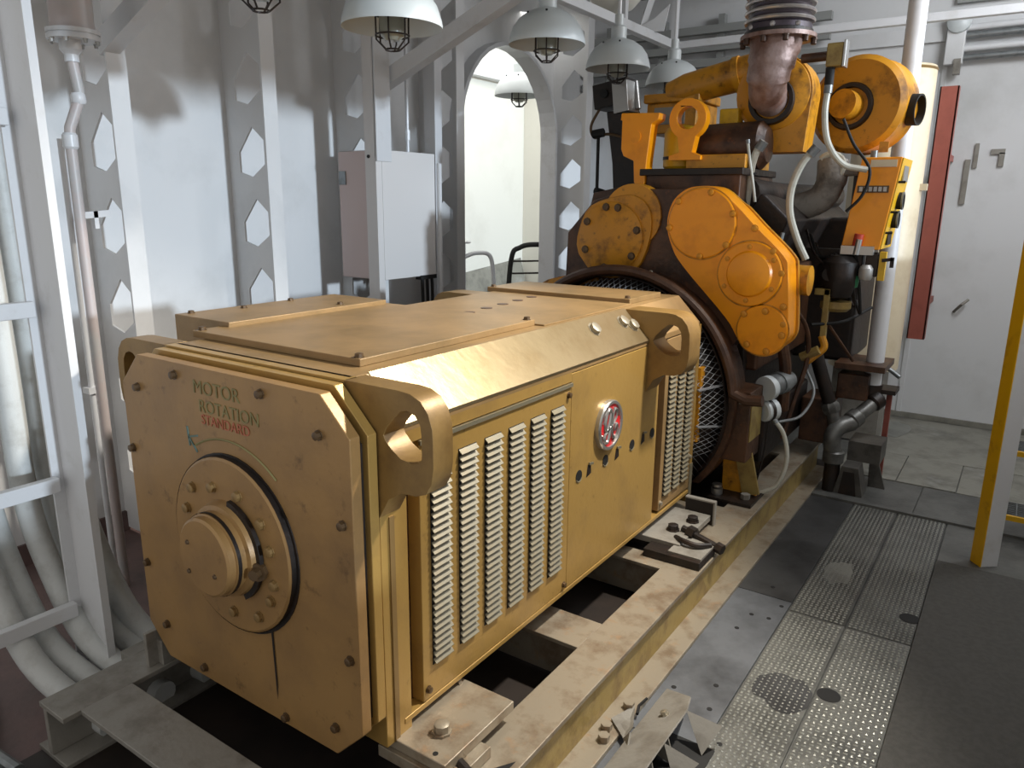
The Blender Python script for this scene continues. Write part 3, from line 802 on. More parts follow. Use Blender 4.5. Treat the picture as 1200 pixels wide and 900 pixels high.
# intake filter drum
ad = obj('intake_drum', MB().lathe([(.10, .0), (.255, .0), (.275, .02), (.285, .03), (.28, .05), (.275, .22), (.285, .24), (.24, .27), (0, .28)], (.99, 3.78, 2.53), (.18, 1, 0), 44), ORGD, E)
obj('drum_ring', MB().lathe([(.105, 0), (.11, -.02), (.13, -.02), (.14, .01)], (.96, 3.775, 2.52), (.12, 1, 0), 32, False), DARK, ad)
obj('drum_hub', MB().cyl((.93, 3.70, 2.53), (.96, 3.80, 2.52), .085, n=24), ORGD, ad)
obj('drum_outlet', MB().cyl((1.15, 3.92, 2.50), (1.29, 3.889, 2.492), .082, n=24), ORGD, ad)
obj('outlet_rim', MB().lathe([(.085, 0), (.090, 0), (.090, .06), (.080, .06), (.078, .012), (0, .012)], (1.275, 3.892, 2.493), (.18, -.04, -.01), 24), BLACK, ad)
obj('drum_nameplate', MB().box((1.17, 3.66, 2.24), (1.22, 3.67, 2.30)), ORGD, ad)

# manifolds, pipes and clutter on the right bank
obj('exhaust_manifold', MB().tube(cat([(.55, 3.2, 2.0), (.62, 3.6, 1.98), (.70, 4.2, 1.98), (.70, 4.8, 2.0)]), .09, 14), DARK, E)
obj('lagged_elbow', MB().tube(cat([(.55, 3.7, 1.90), (.72, 3.7, 1.92), (.86, 3.7, 1.97), (.915, 3.7, 2.08), (.91, 3.72, 2.20)]), [.07] * 8 + [.085] * 16 + [.09] * 9, 14), LAG, E)
obj('lagging_cuff', MB().tube([(.91 + .075 * math.cos(math.radians(a)), 3.66, 2.16 + .075 * math.sin(math.radians(a))) for a in range(-40, 160, 20)], .022, 8), HOSE, E)
obj('elbow_branch', MB().cyl((.95, 3.68, 2.13), (1.07, 3.68, 2.14), .03, n=12), LAG, E)
obj('rocker_cover', MB().plate([(.45, 1.7), (.72, 1.62), (.82, 1.85), (.66, 2.0), (.5, 1.98)], [], (0, 4.9, 0), (1, 0, 0), (0, 0, 1), 1.7), DARK, E, bev=.02)
obj('side_cover', MB().box((.62, 3.15, .95), (.72, 4.6, 1.55)), BROWN, E, bev=.02)
obj('oil_filter', MB().lathe([(.07, 0), (.09, .02), (.09, .06)], (1.04, 3.6, 1.30), (0, 0, 1), 24), SKIDY, E)
obj('filter_bowl', MB().lathe([(0, 0), (.08, .03), (.10, .10), (.10, .24), (.06, .28)], (1.04, 3.6, 1.36), (0, 0, 1), 24), DARK, E)
obj('filter_bracket', MB().box((.93, 3.5, 1.40), (1.02, 3.56, 1.44)).box((.985, 3.5, 1.12), (1.02, 3.54, 1.44)), SKIDY, E, bev=.004)
obj('drain_elbow', MB().tube(cat([(1.0, 3.5, 1.15), (1.02, 3.5, 1.08), (.97, 3.48, 1.02), (.93, 3.47, .98)]), .022), ORGD, E)
obj('tan_fuel_pipe', MB().cyl((.90, 3.46, 1.01), (1.0, 3.46, 1.07), .028, n=12), SKIDY, E)
obj('oil_line', MB().tube(cat([(.86, 3.3, 1.35), (.93, 3.4, 1.2), (.94, 3.45, 1.0), (.90, 3.4, .75), (.86, 3.35, .5)]), .014), BROWN, E)
obj('oil_line', MB().tube(cat([(.80, 3.2, 1.25), (.86, 3.25, 1.0), (.86, 3.3, .70)]), .035), BROWN, E)
obj('fuel_line', MB().tube(cat([(.94, 3.46, 1.22), (1.1, 3.6, 1.24), (1.2, 3.9, 1.3)]), .010), BLACK, E)
obj('stay_rod', MB().cyl((1.02, 3.55, 1.22), (1.16, 3.7, .98), .010, n=8), BROWN, E)
obj('starter_motor', MB().lathe([(.07, 0), (.07, .05), (.062, .05), (.062, .15), (.07, .15), (.07, .22), (.05, .30)], (.80, 3.05, .875), (.25, 1, .05), 24), GALV, E)
obj('starter_end', MB().lathe([(.073, 0), (.073, .04), (.06, .06)], (.815, 3.03, .882), (.4, 1, .1), 24), LAMPM, E)
sm = obj('solenoid', MB().lathe([(.055, 0), (.065, .01), (.065, .09), (.05, .10)], (.80, 3.06, .735), (.6, 1, .05), 20), LAMPM, E)
obj('solenoid_band', MB().lathe([(.067, .03), (.067, .055)], (.80, 3.06, .735), (.6, 1, .05), 20, False), DARK, sm)
obj('lower_housing', MB().box((.60, 3.2, .36), (.78, 4.3, .70)), DARK, E, bev=.02)
obj('rear_bracket', MB().box((.80, 4.05, .30), (1.02, 4.35, .62)), BROWN, E, bev=.01)
obj('brown_box', MB().box((1.0, 4.15, .62), (1.20, 4.4, .80)), BROWN, E, bev=.01)
obj('brown_shelf', MB().box((.98, 4.1, .84), (1.30, 4.5, .88)), BROWN, E)
for k in range(6):
    x = .84 + .035 * k
    obj('wiring_loom', MB().tube(cat([(x - .06, 3.75, 1.80 - .05 * k), (x + .02, 3.66, 1.66 - .03 * k), (x + .10, 3.62, 1.58 + .03 * (k % 3)), (x + .16, 3.66, 1.50 - .04 * k), (x + .12, 3.7, 1.36)]), .007 + .003 * (k % 2)), BLACK if k % 2 else DARK, E)
obj('pump_body', MB().lathe([(.05, 0), (.11, .02), (.12, .12), (.08, .2), (.04, .24)], (1.0, 3.75, 1.48), (0, -1, .2), 20), DARK, E)
obj('dipstick_tube', MB().cyl((.77, 3.1, 1.5), (.80, 3.15, 1.78), .012, n=8), GALV, E)
for x, z in ((.16, 1.525),):
    bolts(E, [(x, 2.80, z)], (0, -1, 1), .012, .03, BOLTM, 'housing_stud')

# exhaust stack
X = thing('exhaust_pipe', 'rusty exhaust elbow with ribbed bellows rising from the turbocharger', 'exhaust', (.605, 3.32, 2.5))
obj('elbow', MB().tube(cat([(.605, 3.37, 2.53), (.61, 3.27, 2.56), (.62, 3.22, 2.64), (.635, 3.22, 2.74), (.645, 3.24, 2.84)], 6), [.095] * 5 + [.105] * 6 + [.118] * 5 + [.130] * 5 + [.140] * 4, 28), RUSTB, X)
obj('elbow_flange', MB().lathe([(.12, 0), (.205, 0), (.205, .022), (.12, .022)], (.645, 3.26, 2.835), (0, 0, 1), 36), RUSTB, X)
bel = [(.168, .05)]
z = .05
rings = []
for k in range(9):
    bel += [(.160, z + .004), (.172, z + .016), (.172, z + .030), (.160, z + .044)]
    rings.append(z + .023)
    z += .046
bw = obj('bellows', MB().lathe(bel, (.645, 3.26, 2.857), (0, 0, 1), 40), BELLD, X, ang=60)
for h_ in rings:
    obj('bellows_ring', MB().lathe([(.165, -.011), (.188, -.009), (.193, 0), (.188, .009), (.165, .011)], (.645, 3.26, 2.857 + h_), (0, 0, 1), 36), BELL, bw)
obj('clamp_band', MB().lathe([(.170, .02), (.178, .024), (.178, .05), (.170, .054)], (.645, 3.26, 2.857), (0, 0, 1), 40), BELLD, X)
obj('stack_flange', MB().lathe([(.12, 0), (.185, 0), (.185, .02), (.12, .02)], (.645, 3.26, 2.858), (0, 0, 1), 36), DARK, X)
obj('stack', MB().cyl((.645, 3.26, 3.35), (.645, 3.26, 5.19), .16, n=28), BELL, X)
bolts(X, [(.645 + .19 * math.cos(math.radians(a)), 3.26 + .19 * math.sin(math.radians(a)), 2.835) for a in range(190, 380, 36)], (0, 0, -1), .016, .03, BROWN, 'flange_bolt')
bolts(X, [(.645 + .175 * math.cos(math.radians(a)), 3.26 + .175 * math.sin(math.radians(a)), 2.892) for a in (230, 275, 320)], (0, -1, 0), .012, .015, BELL, 'clamp_bolt')

# sensor head with its hose
sn = thing('sensor_head', 'brass and steel sensor head on a pipe stub beside the exhaust flange', 'sensor', (.95, 3.2, 2.70))
obj('stub', MB().cyl((.80, 3.22, 2.72), (.95, 3.2, 2.72), .025, n=12), BROWN, sn)
obj('head', MB().box((.935, 3.17, 2.66), (1.02, 3.24, 2.78)), SKIDY, sn, bev=.008)
obj('head_face', MB().box((1.02, 3.165, 2.655), (1.034, 3.245, 2.79)), ALU, sn, bev=.003)
obj('gland', MB().cyl((.957, 3.2, 2.66), (.957, 3.2, 2.57), .024, n=12), BLACK, sn)
def hose(label, pts, r, m=HOSE, name='hose', catg='hose', tie=None, fit=True):
    h = thing(name, label, catg, pts[-1])
    obj('hose_body', MB().tube(cat(pts), r, 10), m, h)
    if fit:
        p, q = Vector(pts[0]), Vector(pts[1])
        obj('end_fitting', MB().cyl(p, p + (q - p).normalized() * r * 2.5, r * 1.35, n=12), GALV, h)
    if tie is not None:
        obj('cable_tie', MB().cyl(Vector(tie) - Vector((0, 0, .006)), Vector(tie) + Vector((0, 0, .006)), r * 1.7, n=12), BLACK, h)
    return h
hose('grey hose hanging from the brass sensor head to the orange instrument box', [(.957, 3.2, 2.57), (.955, 3.19, 2.42), (.985, 3.2, 2.27), (1.06, 3.26, 2.16), (1.17, 3.35, 2.13)], .017)
hose('thin dark cable looping below the intake drum', [(.99, 3.5, 2.42), (1.06, 3.5, 2.28), (1.16, 3.5, 2.14), (1.14, 3.5, 2.0), (1.06, 3.5, 1.90)], .009, BLACK, 'cable', 'cable', fit=False)
hose('long pale curved hose in the middle of the engine side', [(.93, 3.2, 2.25), (.865, 3.19, 2.17), (.82, 3.18, 2.04), (.82, 3.18, 1.90), (.87, 3.19, 1.75), (.93, 3.2, 1.63)], .021)
hose('short pale hose behind the orange gear cover', [(.635, 3.2, 2.29), (.59, 3.2, 2.22), (.57, 3.2, 2.10), (.568, 3.2, 1.90)], .021, tie=(.572, 3.2, 2.11))
hose('thin grey line tied to the short pale hose', [(.545, 3.18, 2.30), (.57, 3.17, 2.18), (.60, 3.17, 2.05), (.62, 3.17, 1.95)], .009)
hose('white wire falling from the starter solenoid to the skid rail', [(.86, 3.1, .69), (.93, 3.1, .60), (.965, 3.08, .45), (.93, 3.05, .30), (.84, 3.02, .235)], .013)
hose('twisted grey wire hanging beside the black pipe', [(.92, 3.5, 1.08), (.925, 3.5, .95), (1.0, 3.45, .80), (.97, 3.3, .68), (.88, 3.15, .66)], .009, GALV)
hose('thin dark wire dropping from the solenoid', [(.84, 3.08, .68), (.83, 3.06, .45), (.80, 3.04, .235)], .005, DARK, 'wire', 'wire', fit=False)

# ================================================================== INSTRUMENT BOX
I = thing('instrument_box', 'orange instrument box with gauges standing beside the white pipe', 'control box', (1.19, 3.66, 1.68))
def tilt(p):
    return Vector((p[0] - .035 + .12 * (p[2] - 1.95), p[1], p[2]))
ib = MB().box((1.10, 3.60, 1.68), (1.315, 3.98, 2.21))
ib.v = [tilt(p) for p in ib.v]
obj('case', ib, ORG, I, bev=.006)
sf = MB().box((1.315, 3.605, 1.685), (1.322, 3.975, 2.205))
sf.v = [tilt(p) for p in sf.v]
obj('side_panel', sf, SAFE, I)
obj('top_plate', MB().obox(tilt((1.225, 3.597, 2.175)), (.07, 0, .0), (0, .003, 0), (0, 0, .02)), CREAM, I)
np_ = obj('nameplate', MB().obox(tilt((1.20, 3.597, 2.03)), (.085, 0, .0), (0, .003, 0), (0, 0, .02)), BOLTD, I)
for k in range(6):
    obj('plate_mark', MB().obox(tilt((1.135 + .026 * k, 3.593, 2.03)), (.009, 0, 0), (0, .002, 0), (0, 0, .013)), NAMEP, np_)
obj('gauge', MB().obox(tilt((1.326, 3.79, 2.12)), (.004, 0, 0), (0, .09, 0), (0, 0, .045)), ALU, I)
for zz in (1.965, 1.855):
    g = obj('gauge', MB().cyl(tilt((1.32, 3.78, zz)), tilt((1.35, 3.78, zz)), .05, n=20), BLACK, I)
    obj('gauge_rim', MB().lathe([(.052, 0), (.052, .01), (.042, .01)], tilt((1.345, 3.78, zz)), (1, 0, 0), 20, False), GALV, g)
obj('gauge', MB().obox(tilt((1.326, 3.78, 1.745)), (.004, 0, 0), (0, .07, 0), (0, 0, .04)), DARK, I)
for zz in (2.07, 1.9, 1.78):
    obj('toggle', MB().cyl(tilt((1.32, 3.62, zz)), tilt((1.36, 3.62, zz)), .007, n=8), BLACK, I)
obj('valve_bar', MB().obox(tilt((1.20, 3.58, 1.675)), (.09, 0, 0), (0, .025, 0), (0, 0, .025)), ALU, I)
obj('valve_knob', MB().cyl(tilt((1.19, 3.58, 1.70)), tilt((1.19, 3.58, 1.77)), .027, n=16), REDV, I)
obj('valve_stem', MB().cyl(tilt((1.20, 3.56, 1.65)), tilt((1.20, 3.56, 1.74)), .018, n=12), ALU, I)
obj('filter_cluster', MB().box((1.10, 3.62, 1.58), (1.16, 3.72, 1.67)).box((1.18, 3.60, 1.52), (1.25, 3.72, 1.66)), DARK, I, bev=.008)
obj('cluster_bracket', MB().box((1.255, 3.6, 1.50), (1.29, 3.64, 1.67)), YEL, I)
obj('regulator', MB().lathe([(.03, 0), (.04, .02), (.04, .07), (.025, .09)], (1.19, 3.6, 1.50), (0, 0, 1), 14), NAMEP, I)
obj('green_bowl', MB().lathe([(0, 0), (.03, .01), (.036, .05), (.03, .08)], (1.12, 3.62, 1.44), (0, 0, 1), 16), GREEN, I)
obj('drain_cock', MB().bar((1.27, 3.6, 1.62), (1.33, 3.6, 1.63), .02, .02).bar((1.325, 3.6, 1.64), (1.325, 3.6, 1.58), .02, .02, (1, 0, 0)), DARK, I)
obj('top_stub', MB().cyl((1.15, 3.65, 2.21), (1.15, 3.65, 2.25), .02, n=12), GALV, I)
obj('mounting_post', MB().box((1.04, 3.72, 1.40), (1.075, 3.76, 2.15)), DARK, I)
obj('mounting_arm', MB().box((.70, 3.70, 1.62), (1.14, 3.78, 1.67)), DARK, I)

wp = thing('white_pipe', 'tall white vertical pipe in front of the cream tank', 'pipe', (1.205, 4.3, .65))
obj('pipe_run', MB().cyl((1.205, 4.3, .70), (1.185, 4.3, 4.9), .058, n=20), TUBE, wp)
obj('base_sleeve', MB().cyl((1.205, 4.3, .62), (1.205, 4.3, .72), .068, n=20), DARK, wp)
tk = thing('cream_tank', 'tall cream cylindrical tank behind the white pipe', 'tank', (.95, 5.45, .5))
obj('shell', MB().lathe([(0, 0), (.27, 0), (.27, 2.33), (.262, 2.345), (0, 2.35)], (.95, 5.45, .62), (0, 0, 1), 40), CREAM, tk)
obj('top_rim', MB().lathe([(.272, 0), (.276, .01), (.27, .02)], (.95, 5.45, 2.93), (0, 0, 1), 40, False), BOLTT, tk)
obj('tank_stand', MB().box((.75, 5.3, 0), (1.14, 5.6, .62)), SKIDG, tk)
obj('tank_tap', MB().cyl((1.17, 5.25, .66), (1.27, 5.22, .60), .018, n=10), GALV, tk)
obj('tank_lug', MB().box((1.20, 5.38, 2.05), (1.26, 5.44, 2.10)), CREAM, tk)
rc = thing('red_channel', 'red oxide steel channel leaning upright beside the cream tank', 'beam', (1.30, 5.6, .86))
obj('web', MB().box((1.235, 5.60, .86), (1.365, 5.615, 2.83)), REDB, rc)
obj('flange', MB().box((1.235, 5.60, .86), (1.245, 5.70, 2.83)), REDB, rc)
obj('flange', MB().box((1.355, 5.60, .86), (1.365, 5.70, 2.83)), REDB, rc)
obj('wall_stay', MB().box((1.28, 5.615, 2.3), (1.33, 6.34, 2.35)).box((1.28, 5.615, 1.1), (1.33, 6.34, 1.15)), REDB, rc)

# drain pipework at the rear of the rail
dp = thing('drain_pipework', 'dark galvanised pipe fittings standing at the far end of the skid rail', 'pipe', (1.05, 4.0, 0))
obj('pipe_run', MB().cyl((.88, 3.95, .96), (1.0, 4.0, .60), .045, n=16), DARK, dp)
obj('union', MB().lathe([(.05, 0), (.062, .02), (.062, .06), (.05, .08)], (.992, 4.0, .62), (.12, .05, -.36), 8), PIPED, dp)
obj('pipe_run', MB().cyl((1.02, 4.0, .56), (1.045, 4.0, .44), .04, n=16), PIPED, dp)
obj('elbow', MB().tube(cat([(1.06, 3.98, .26), (1.045, 3.96, .38), (1.07, 4.0, .45), (1.14, 4.08, .48)]), .058, 16), PIPED, dp)
obj('pipe_run', MB().cyl((1.12, 4.06, .475), (1.24, 4.25, .60), .048, n=16), PIPED, dp)
obj('coupling', MB().lathe([(.055, 0), (.064, .01), (.064, .07), (.055, .08)], (1.13, 4.07, .485), (.12, .19, .12), 16), PIPED, dp)
obj('coupling', MB().lathe([(.055, 0), (.064, .01), (.064, .07), (.055, .08)], (1.225, 4.23, .59), (.12, .19, .12), 16), DARK, dp)
obj('pipe_run', MB().cyl((1.062, 3.98, 0), (1.062, 3.98, .30), .052, n=16), DARK, dp)
obj('coupling', MB().lathe([(.06, 0), (.07, .01), (.07, .08), (.06, .09)], (1.062, 3.98, .20), (0, 0, 1), 16), PIPED, dp)
pd = thing('pipe_pedestal', 'small dark trapezoid steel pedestal beside the drain pipework', 'stand', (1.17, 3.98, 0))
obj('pedestal_shell', MB().plate([(1.09, 0), (1.28, 0), (1.235, .20), (1.13, .20)], [], (0, 4.10, 0), (1, 0, 0), (0, 0, 1), .16), PEDM, pd, bev=.004)
obj('pedestal_opening', MB().plate([(1.125, .0), (1.24, .0), (1.215, .165), (1.145, .165)], [], (0, 3.942, 0), (1, 0, 0), (0, 0, 1), .004), DARK, pd)
obj('pedestal_fin', MB().plate([(1.27, 0), (1.38, 0), (1.30, .26), (1.26, .26)], [], (0, 4.22, 0), (1, 0, 0), (0, 0, 1), .02), PEDM, pd)
obj('pedestal_top', MB().box((1.13, 4.1, .2), (1.34, 4.35, .34)), PEDM, pd)
bp_ = thing('brown_post', 'slim reddish brown post below the white pipe', 'post', (1.30, 4.45, 0))
obj('post_bar', MB().box((1.29, 4.42, 0), (1.325, 4.455, .68)), REDB, bp_)
obj('post_cap', MB().box((1.15, 4.28, .66), (1.36, 4.47, .69)), DARK, bp_)

# ================================================================== STAIR AND MAT
st = thing('ladder_stair', 'white and yellow stair side post with grating treads at the right edge', 'stair', (2.03, 3.3, 0))
def rot(p, c=(2.025, 3.31), a=math.radians(38)):
    x, y = p[0] - c[0], p[1] - c[1]
    return (c[0] + x * math.cos(a) - y * math.sin(a), c[1] + x * math.sin(a) + y * math.cos(a), p[2])
s1 = MB().box((1.975, 3.27, -.012), (2.07, 3.35, 2.6)); s1.v = [Vector(rot(p)) for p in s1.v]
obj('stringer', s1, TUBE, st)
s2_ = MB().box((1.969, 3.268, 0), (1.975, 3.352, 2.6)); s2_.v = [Vector(rot(p)) for p in s2_.v]
obj('stringer_edge', s2_, SAFE, st)
s3 = MB().box((2.07, 3.27, .09), (2.08, 3.35, .15)); s3.v = [Vector(rot(p)) for p in s3.v]
for k, zz in enumerate((.16, .53, .90)):
    t = obj('tread', MB().box((2.06, 3.72 + .10 * k, zz - .03), (2.88, 3.74 + .10 * k, zz)), SAFE, st)
    gr = MB()
    for j in range(9):
        y = 3.75 + .10 * k + j * .028
        gr.box((2.06, y, zz - .02), (2.88, y + .006, zz))
    for j in range(12):
        x = 2.07 + j * .07
        gr.box((x, 3.74 + .10 * k, zz - .012), (x + .006, 3.985 + .10 * k, zz - .002))
    obj('tread_grating', gr, GALV, t)
obj('stringer_far', MB().box((2.88, 3.3, 0), (2.91, 4.1, 1.0)), TUBE, st)
mt = obj('rubber_mat', MB().box((1.80, -.5, .0), (2.60, 3.18, .012)), RUBBER, bev=.003)
tag(mt, 'dark grey rubber mat on the deck at lower right', 'mat')

# ================================================================== GUARD RAIL, CABLES, PIPES AT LEFT
gr_ = thing('guard_rail', 'white steel guard rail with channel post at the left edge', 'railing', (-.95, -.03, 0))
po = obj('post', MB().box((-1.075, -.03, 0), (-.86, -.02, 3.3)), TUBE, gr_)
obj('post_lip', MB().box((-1.085, -.072, 0), (-1.073, -.02, 3.3)), TUBE, po)
obj('post_lip', MB().box((-.868, -.05, 0), (-.856, -.02, 3.3)), TUBE, po)
for zz in (2.215, 1.535, .84, .295):
    obj('rail', MB().box((-1.072, -1.5, zz - .03), (-1.035, -.06, zz + .03)), TUBE, gr_, bev=.004)
for k, (x, y) in enumerate(((-1.32, -.30), (-1.40, -.20), (-1.32, -.09), (-1.40, .03), (-1.30, .10))):
    c = [(x, y, 3.6), (x, y, 2.4), (x + .01 * k, y, 1.3), (x + .03, y + .0, .75), (x + .12, y + .02, .42), (x + .30, y + .04, .17), (x + .55, y + .08, .06), (x + .75, y + .10, .05)]
    cb = thing('power_cable', ['thick pale vertical cable nearest the left edge', 'second thick pale cable behind the guard rail', 'third thick pale cable behind the guard rail', 'fourth thick pale cable bending to the deck', 'thick pale cable closest to the guard rail post'][k], 'cable', (x, y, .05), 'thick cables behind the guard rail')
    obj('sheath', MB().tube(cat(c, 6), .048, 14), CABLE, cb)
for k, c in enumerate(([(-1.9, -.6, .03), (-1.3, -.42, .03), (-1.0, -.44, .03), (-.75, -.6, .03)], [(-1.6, -.9, .03), (-1.1, -.56, .03), (-.85, -.52, .03), (-.62, -.50, .03)], [(-1.5, -1.0, .035), (-1.05, -.66, .035), (-.8, -.60, .035), (-.5, -.52, .035)])):
    fc = thing('floor_cable', ['pale cable curving on the red deck at lower left', 'grey cable on the deck beside the skid corner', 'dark cable lowest on the deck at the left'][k], 'cable', c[1])
    obj('sheath', MB().tube(cat(c), .024, 10), [CABLE, GALV, DARK][k], fc)

pp = thing('vent_pipe', 'wide pinkish white vertical pipe with bolted flange and thin drop pipe at top left', 'pipe', (-1.62, .5, 0))
obj('wide_pipe', MB().cyl((-1.62, .50, 2.65), (-1.62, .50, 3.94), .088, n=28), PINKP, pp)
obj('pipe_flange', MB().lathe([(.07, 0), (.108, 0), (.108, .018), (.102, .018), (.102, .025), (.108, .025), (.108, .042), (.07, .042)], (-1.62, .50, 2.61), (0, 0, 1), 32), TUBE, pp)
bolts(pp, [(-1.62 + .095 * math.cos(math.radians(a)), .5 + .095 * math.sin(math.radians(a)), 2.61) for a in range(0, 360, 45)], (0, 0, -1), .009, .016, ALU, 'flange_bolt')
obj('reducer', MB().lathe([(.045, 0), (.045, -.04), (.03, -.06), (.03, -.09)], (-1.62, .48, 2.61), (0, 0, 1), 20), TUBE, pp)
obj('drop_pipe', MB().tube([(-1.62, .48, 2.53), (-1.62, .495, 2.40), (-1.62, .488, 2.36), (-1.62, .435, 2.24), (-1.62, .43, 2.18), (-1.62, .43, 0)], .023, 14), PINKP, pp)
obj('pipe_union', MB().lathe([(.025, 0), (.032, .01), (.032, .06), (.025, .07)], (-1.62, .43, 2.15), (0, 0, 1), 14), TUBE, pp)
obj('pipe_union', MB().lathe([(.025, 0), (.031, .01), (.031, .04), (.025, .05)], (-1.62, .49, 2.345), (0, -.1, 1), 14), TUBE, pp)
obj('pipe_clip', MB().bar((-1.62, .44, 1.86), (-1.62, .57, 1.87), .02, .03).bar((-1.62, .50, 1.88), (-1.62, .50, 1.80), .02, .02, (1, 0, 0)), TUBE, pp)
tp = thing('thin_pipe', 'thin white vertical pipe on the wall left of the vent pipe', 'pipe', (-1.75, .43, 0))
obj('pipe_run', MB().cyl((-1.75, .45, 0), (-1.75, .45, 2.2), .014, n=12), TUBE, tp)
obj('pipe_clip', MB().box((-1.78, .42, 1.0), (-1.72, .48, 1.03)), TUBE, tp)

# ================================================================== CABINET, HANGER POSTS
cb = thing('wall_cabinet', 'pale pinkish electrical cabinet on the left wall behind the generator', 'cabinet', (-1.87, 2.75, 1.30))
obj('case', MB().box((-2.07, 2.457, 1.40), (-1.665, 3.0, 2.265)), CABW, cb, bev=.004)
dr = obj('door', MB().box((-2.06, 2.437, 1.405), (-1.768, 2.457, 2.26)), CABP, cb, bev=.003)
obj('door_lock', MB().box((-2.055, 2.43, 2.04), (-1.99, 2.438, 2.13)), GALV, dr)
for k in range(3):
    obj('gland_cable', MB().tube(cat([(-1.68, 2.86 + .05 * k, 1.40), (-1.68, 2.86 + .055 * k, 1.30), (-1.69, 2.88 + .05 * k, .9)]), .012, 8), BLACK, cb)
obj('gland_block', MB().box((-1.71, 2.82, 1.375), (-1.66, 3.0, 1.405)), BLACK, cb)
obj('side_conduit', MB().cyl((-1.64, 3.02, 1.2), (-1.64, 3.02, 2.2), .018, n=10), TUBE, cb)
hp = thing('hanger_post', 'square white post rising in front of the wall cabinet', 'post', (-1.71, 2.42, 0))
obj('post_tube', MB().box((-1.765, 2.40, 0), (-1.667, 2.455, 3.94)), CABW, hp)
obj('post_flat', MB().box((-1.672, 2.40, 2.19), (-1.655, 2.54, 3.94)), TUBE, hp)
obj('post_stud', MB().cyl((-1.73, 2.40, 2.22), (-1.73, 2.393, 2.22), .012, n=8), DARK, hp)
h2 = thing('hanger_post', 'thinner white post hanging from overhead right of the cabinet', 'post', (-1.69, 3.1, 1.2))
obj('post_tube', MB().box((-1.80, 3.05, 2.20), (-1.70, 3.13, 3.94)), TUBE, h2)
obj('post_foot', MB().box((-1.79, 3.06, 0), (-1.71, 3.12, 2.20)), TUBE, h2)
cd = thing('cabinet_conduit', 'pair of thin white conduits entering the top of the wall cabinet', 'conduit', (-1.9, 2.9, 2.27))
for y in (2.72, 2.92):
    k = obj('conduit_run', MB().cyl((-1.85, y, 2.27), (-1.85, y, 3.2), .012, n=8), TUBE, cd)
    obj('conduit_joint', MB().cyl((-1.85, y, 2.36), (-1.85, y, 2.43), .02, n=8), TUBE, k)

# ================================================================== OVERHEAD
def pendant(label, c):
    L = thing('pendant_lamp', label, 'lamp', c, 'enamel dome lamps under the deck')
    x, y, zz = c
    r = .21
    sh_ = [(r, 0), (r * 1.005, .008), (r * .985, .03), (r * .90, .085), (r * .74, .13), (r * .50, .165), (r * .30, .18), (.05, .185), (.05, .25), (.042, .262), (0, .262)]
    inner = [(0, .175), (r * .45, .160), (r * .72, .122), (r * .88, .078), (r * .965, .026), (r, 0)]
    obj('shade', MB().lathe(inner + sh_, c, (0, 0, 1), 40, False), LAMPM, L, ang=25)
    obj('neck', MB().cyl((x, y, zz + .255), (x, y, zz + .33), .03, n=14), LAMPM, L)
    obj('stem', MB().cyl((x, y, zz + .33), (x, y, 3.94), .012, n=8), TUBE, L)
    obj('jar', MB().lathe([(.055, .14), (.055, .03), (.05, -.03), (.03, -.05), (0, -.055)], c, (0, 0, 1), 20), GLASS, L)
    cg = MB()
    for a in range(0, 360, 60):
        ca, sa = math.cos(math.radians(a)), math.sin(math.radians(a))
        cg.tube([(x + .072 * ca, y + .072 * sa, zz + .12), (x + .07 * ca, y + .07 * sa, zz - .05), (x + .03 * ca, y + .03 * sa, zz - .085)], .004, 5)
    for h_, rr_ in ((.05, .072), (-.03, .071), (-.085, .03)):
        cg.tube([(x + rr_ * math.cos(math.radians(a)), y + rr_ * math.sin(math.radians(a)), zz + h_) for a in range(0, 360, 30)], .004, 5, True)
    obj('cage', cg, DARK, L)
    for a in (200, 250, 300):
        obj('vent_hole', MB().cyl((x + r * .62 * math.cos(math.radians(a)), y + r * .62 * math.sin(math.radians(a)), zz + .146), (x + r * .64 * math.cos(math.radians(a)), y + r * .64 * math.sin(math.radians(a)), zz + .153), .006, n=8), BLACK, L)
    return L
for lab, c in (('dome lamp at the top edge above the second wall rib', (-.47, .60, 2.70)), ('large dome lamp partly behind the white hanger posts', (-.34, 1.16, 2.64)),
               ('dome lamp in front of the top of the arch', (-.362, 2.415, 2.775)), ('dome lamp above the black actuator', (-.423, 3.396, 2.79)),
               ('farthest dome lamp partly behind the yellow intake pipe', (-.469, 4.431, 2.815)), ('dome lamp hanging inside the adjoining room beyond the arch', (-2.72, 5.66, 3.02))):
    L = pendant(lab, c)
    if c[0] < -2:
        L.scale = (1.25, 1.25, 1.25)

of = thing('overhead_frame', 'white overhead tube frame with a corner above the dome lamps', 'frame', (-.9, 5.4, 3.3))
obj('long_tube', MB().box((-.945, 1.0, 3.265), (-.875, 5.48, 3.335)), TUBE, of, bev=.004)
obj('cross_tube', MB().box((-.875, 5.41, 3.27), (2.9, 5.47, 3.33)), TUBE, of, bev=.004)
obj('hanger', MB().box((-.935, 5.42, 3.335), (-.885, 5.47, 3.95)), TUBE, of)
obj('hanger', MB().box((-.935, 4.4, 3.335), (-.885, 4.45, 3.95)), TUBE, of)
vc = thing('ventilation_cowl', 'pale funnel cowl hanging overhead behind the dome lamps', 'cowl', (-.95, 4.6, 3.45))
obj('bowl', MB().lathe([(.06, 0), (.14, .03), (.24, .14), (.29, .30), (.29, .48)], (-1.05, 4.55, 3.42), (0, 0, 1), 32), FARW, vc)
obj('bracket_strut', MB().bar((-1.0, 4.95, 3.36), (-.86, 5.05, 3.95), .07, .05), TUBE, vc)
obj('bracket_plate', MB().plate([(0, 0), (.30, .0), (.34, .20), (.22, .10)], [], (-1.1, 4.9, 3.33), (1, .2, 0), (0, 0, 1), .02), TUBE, vc)
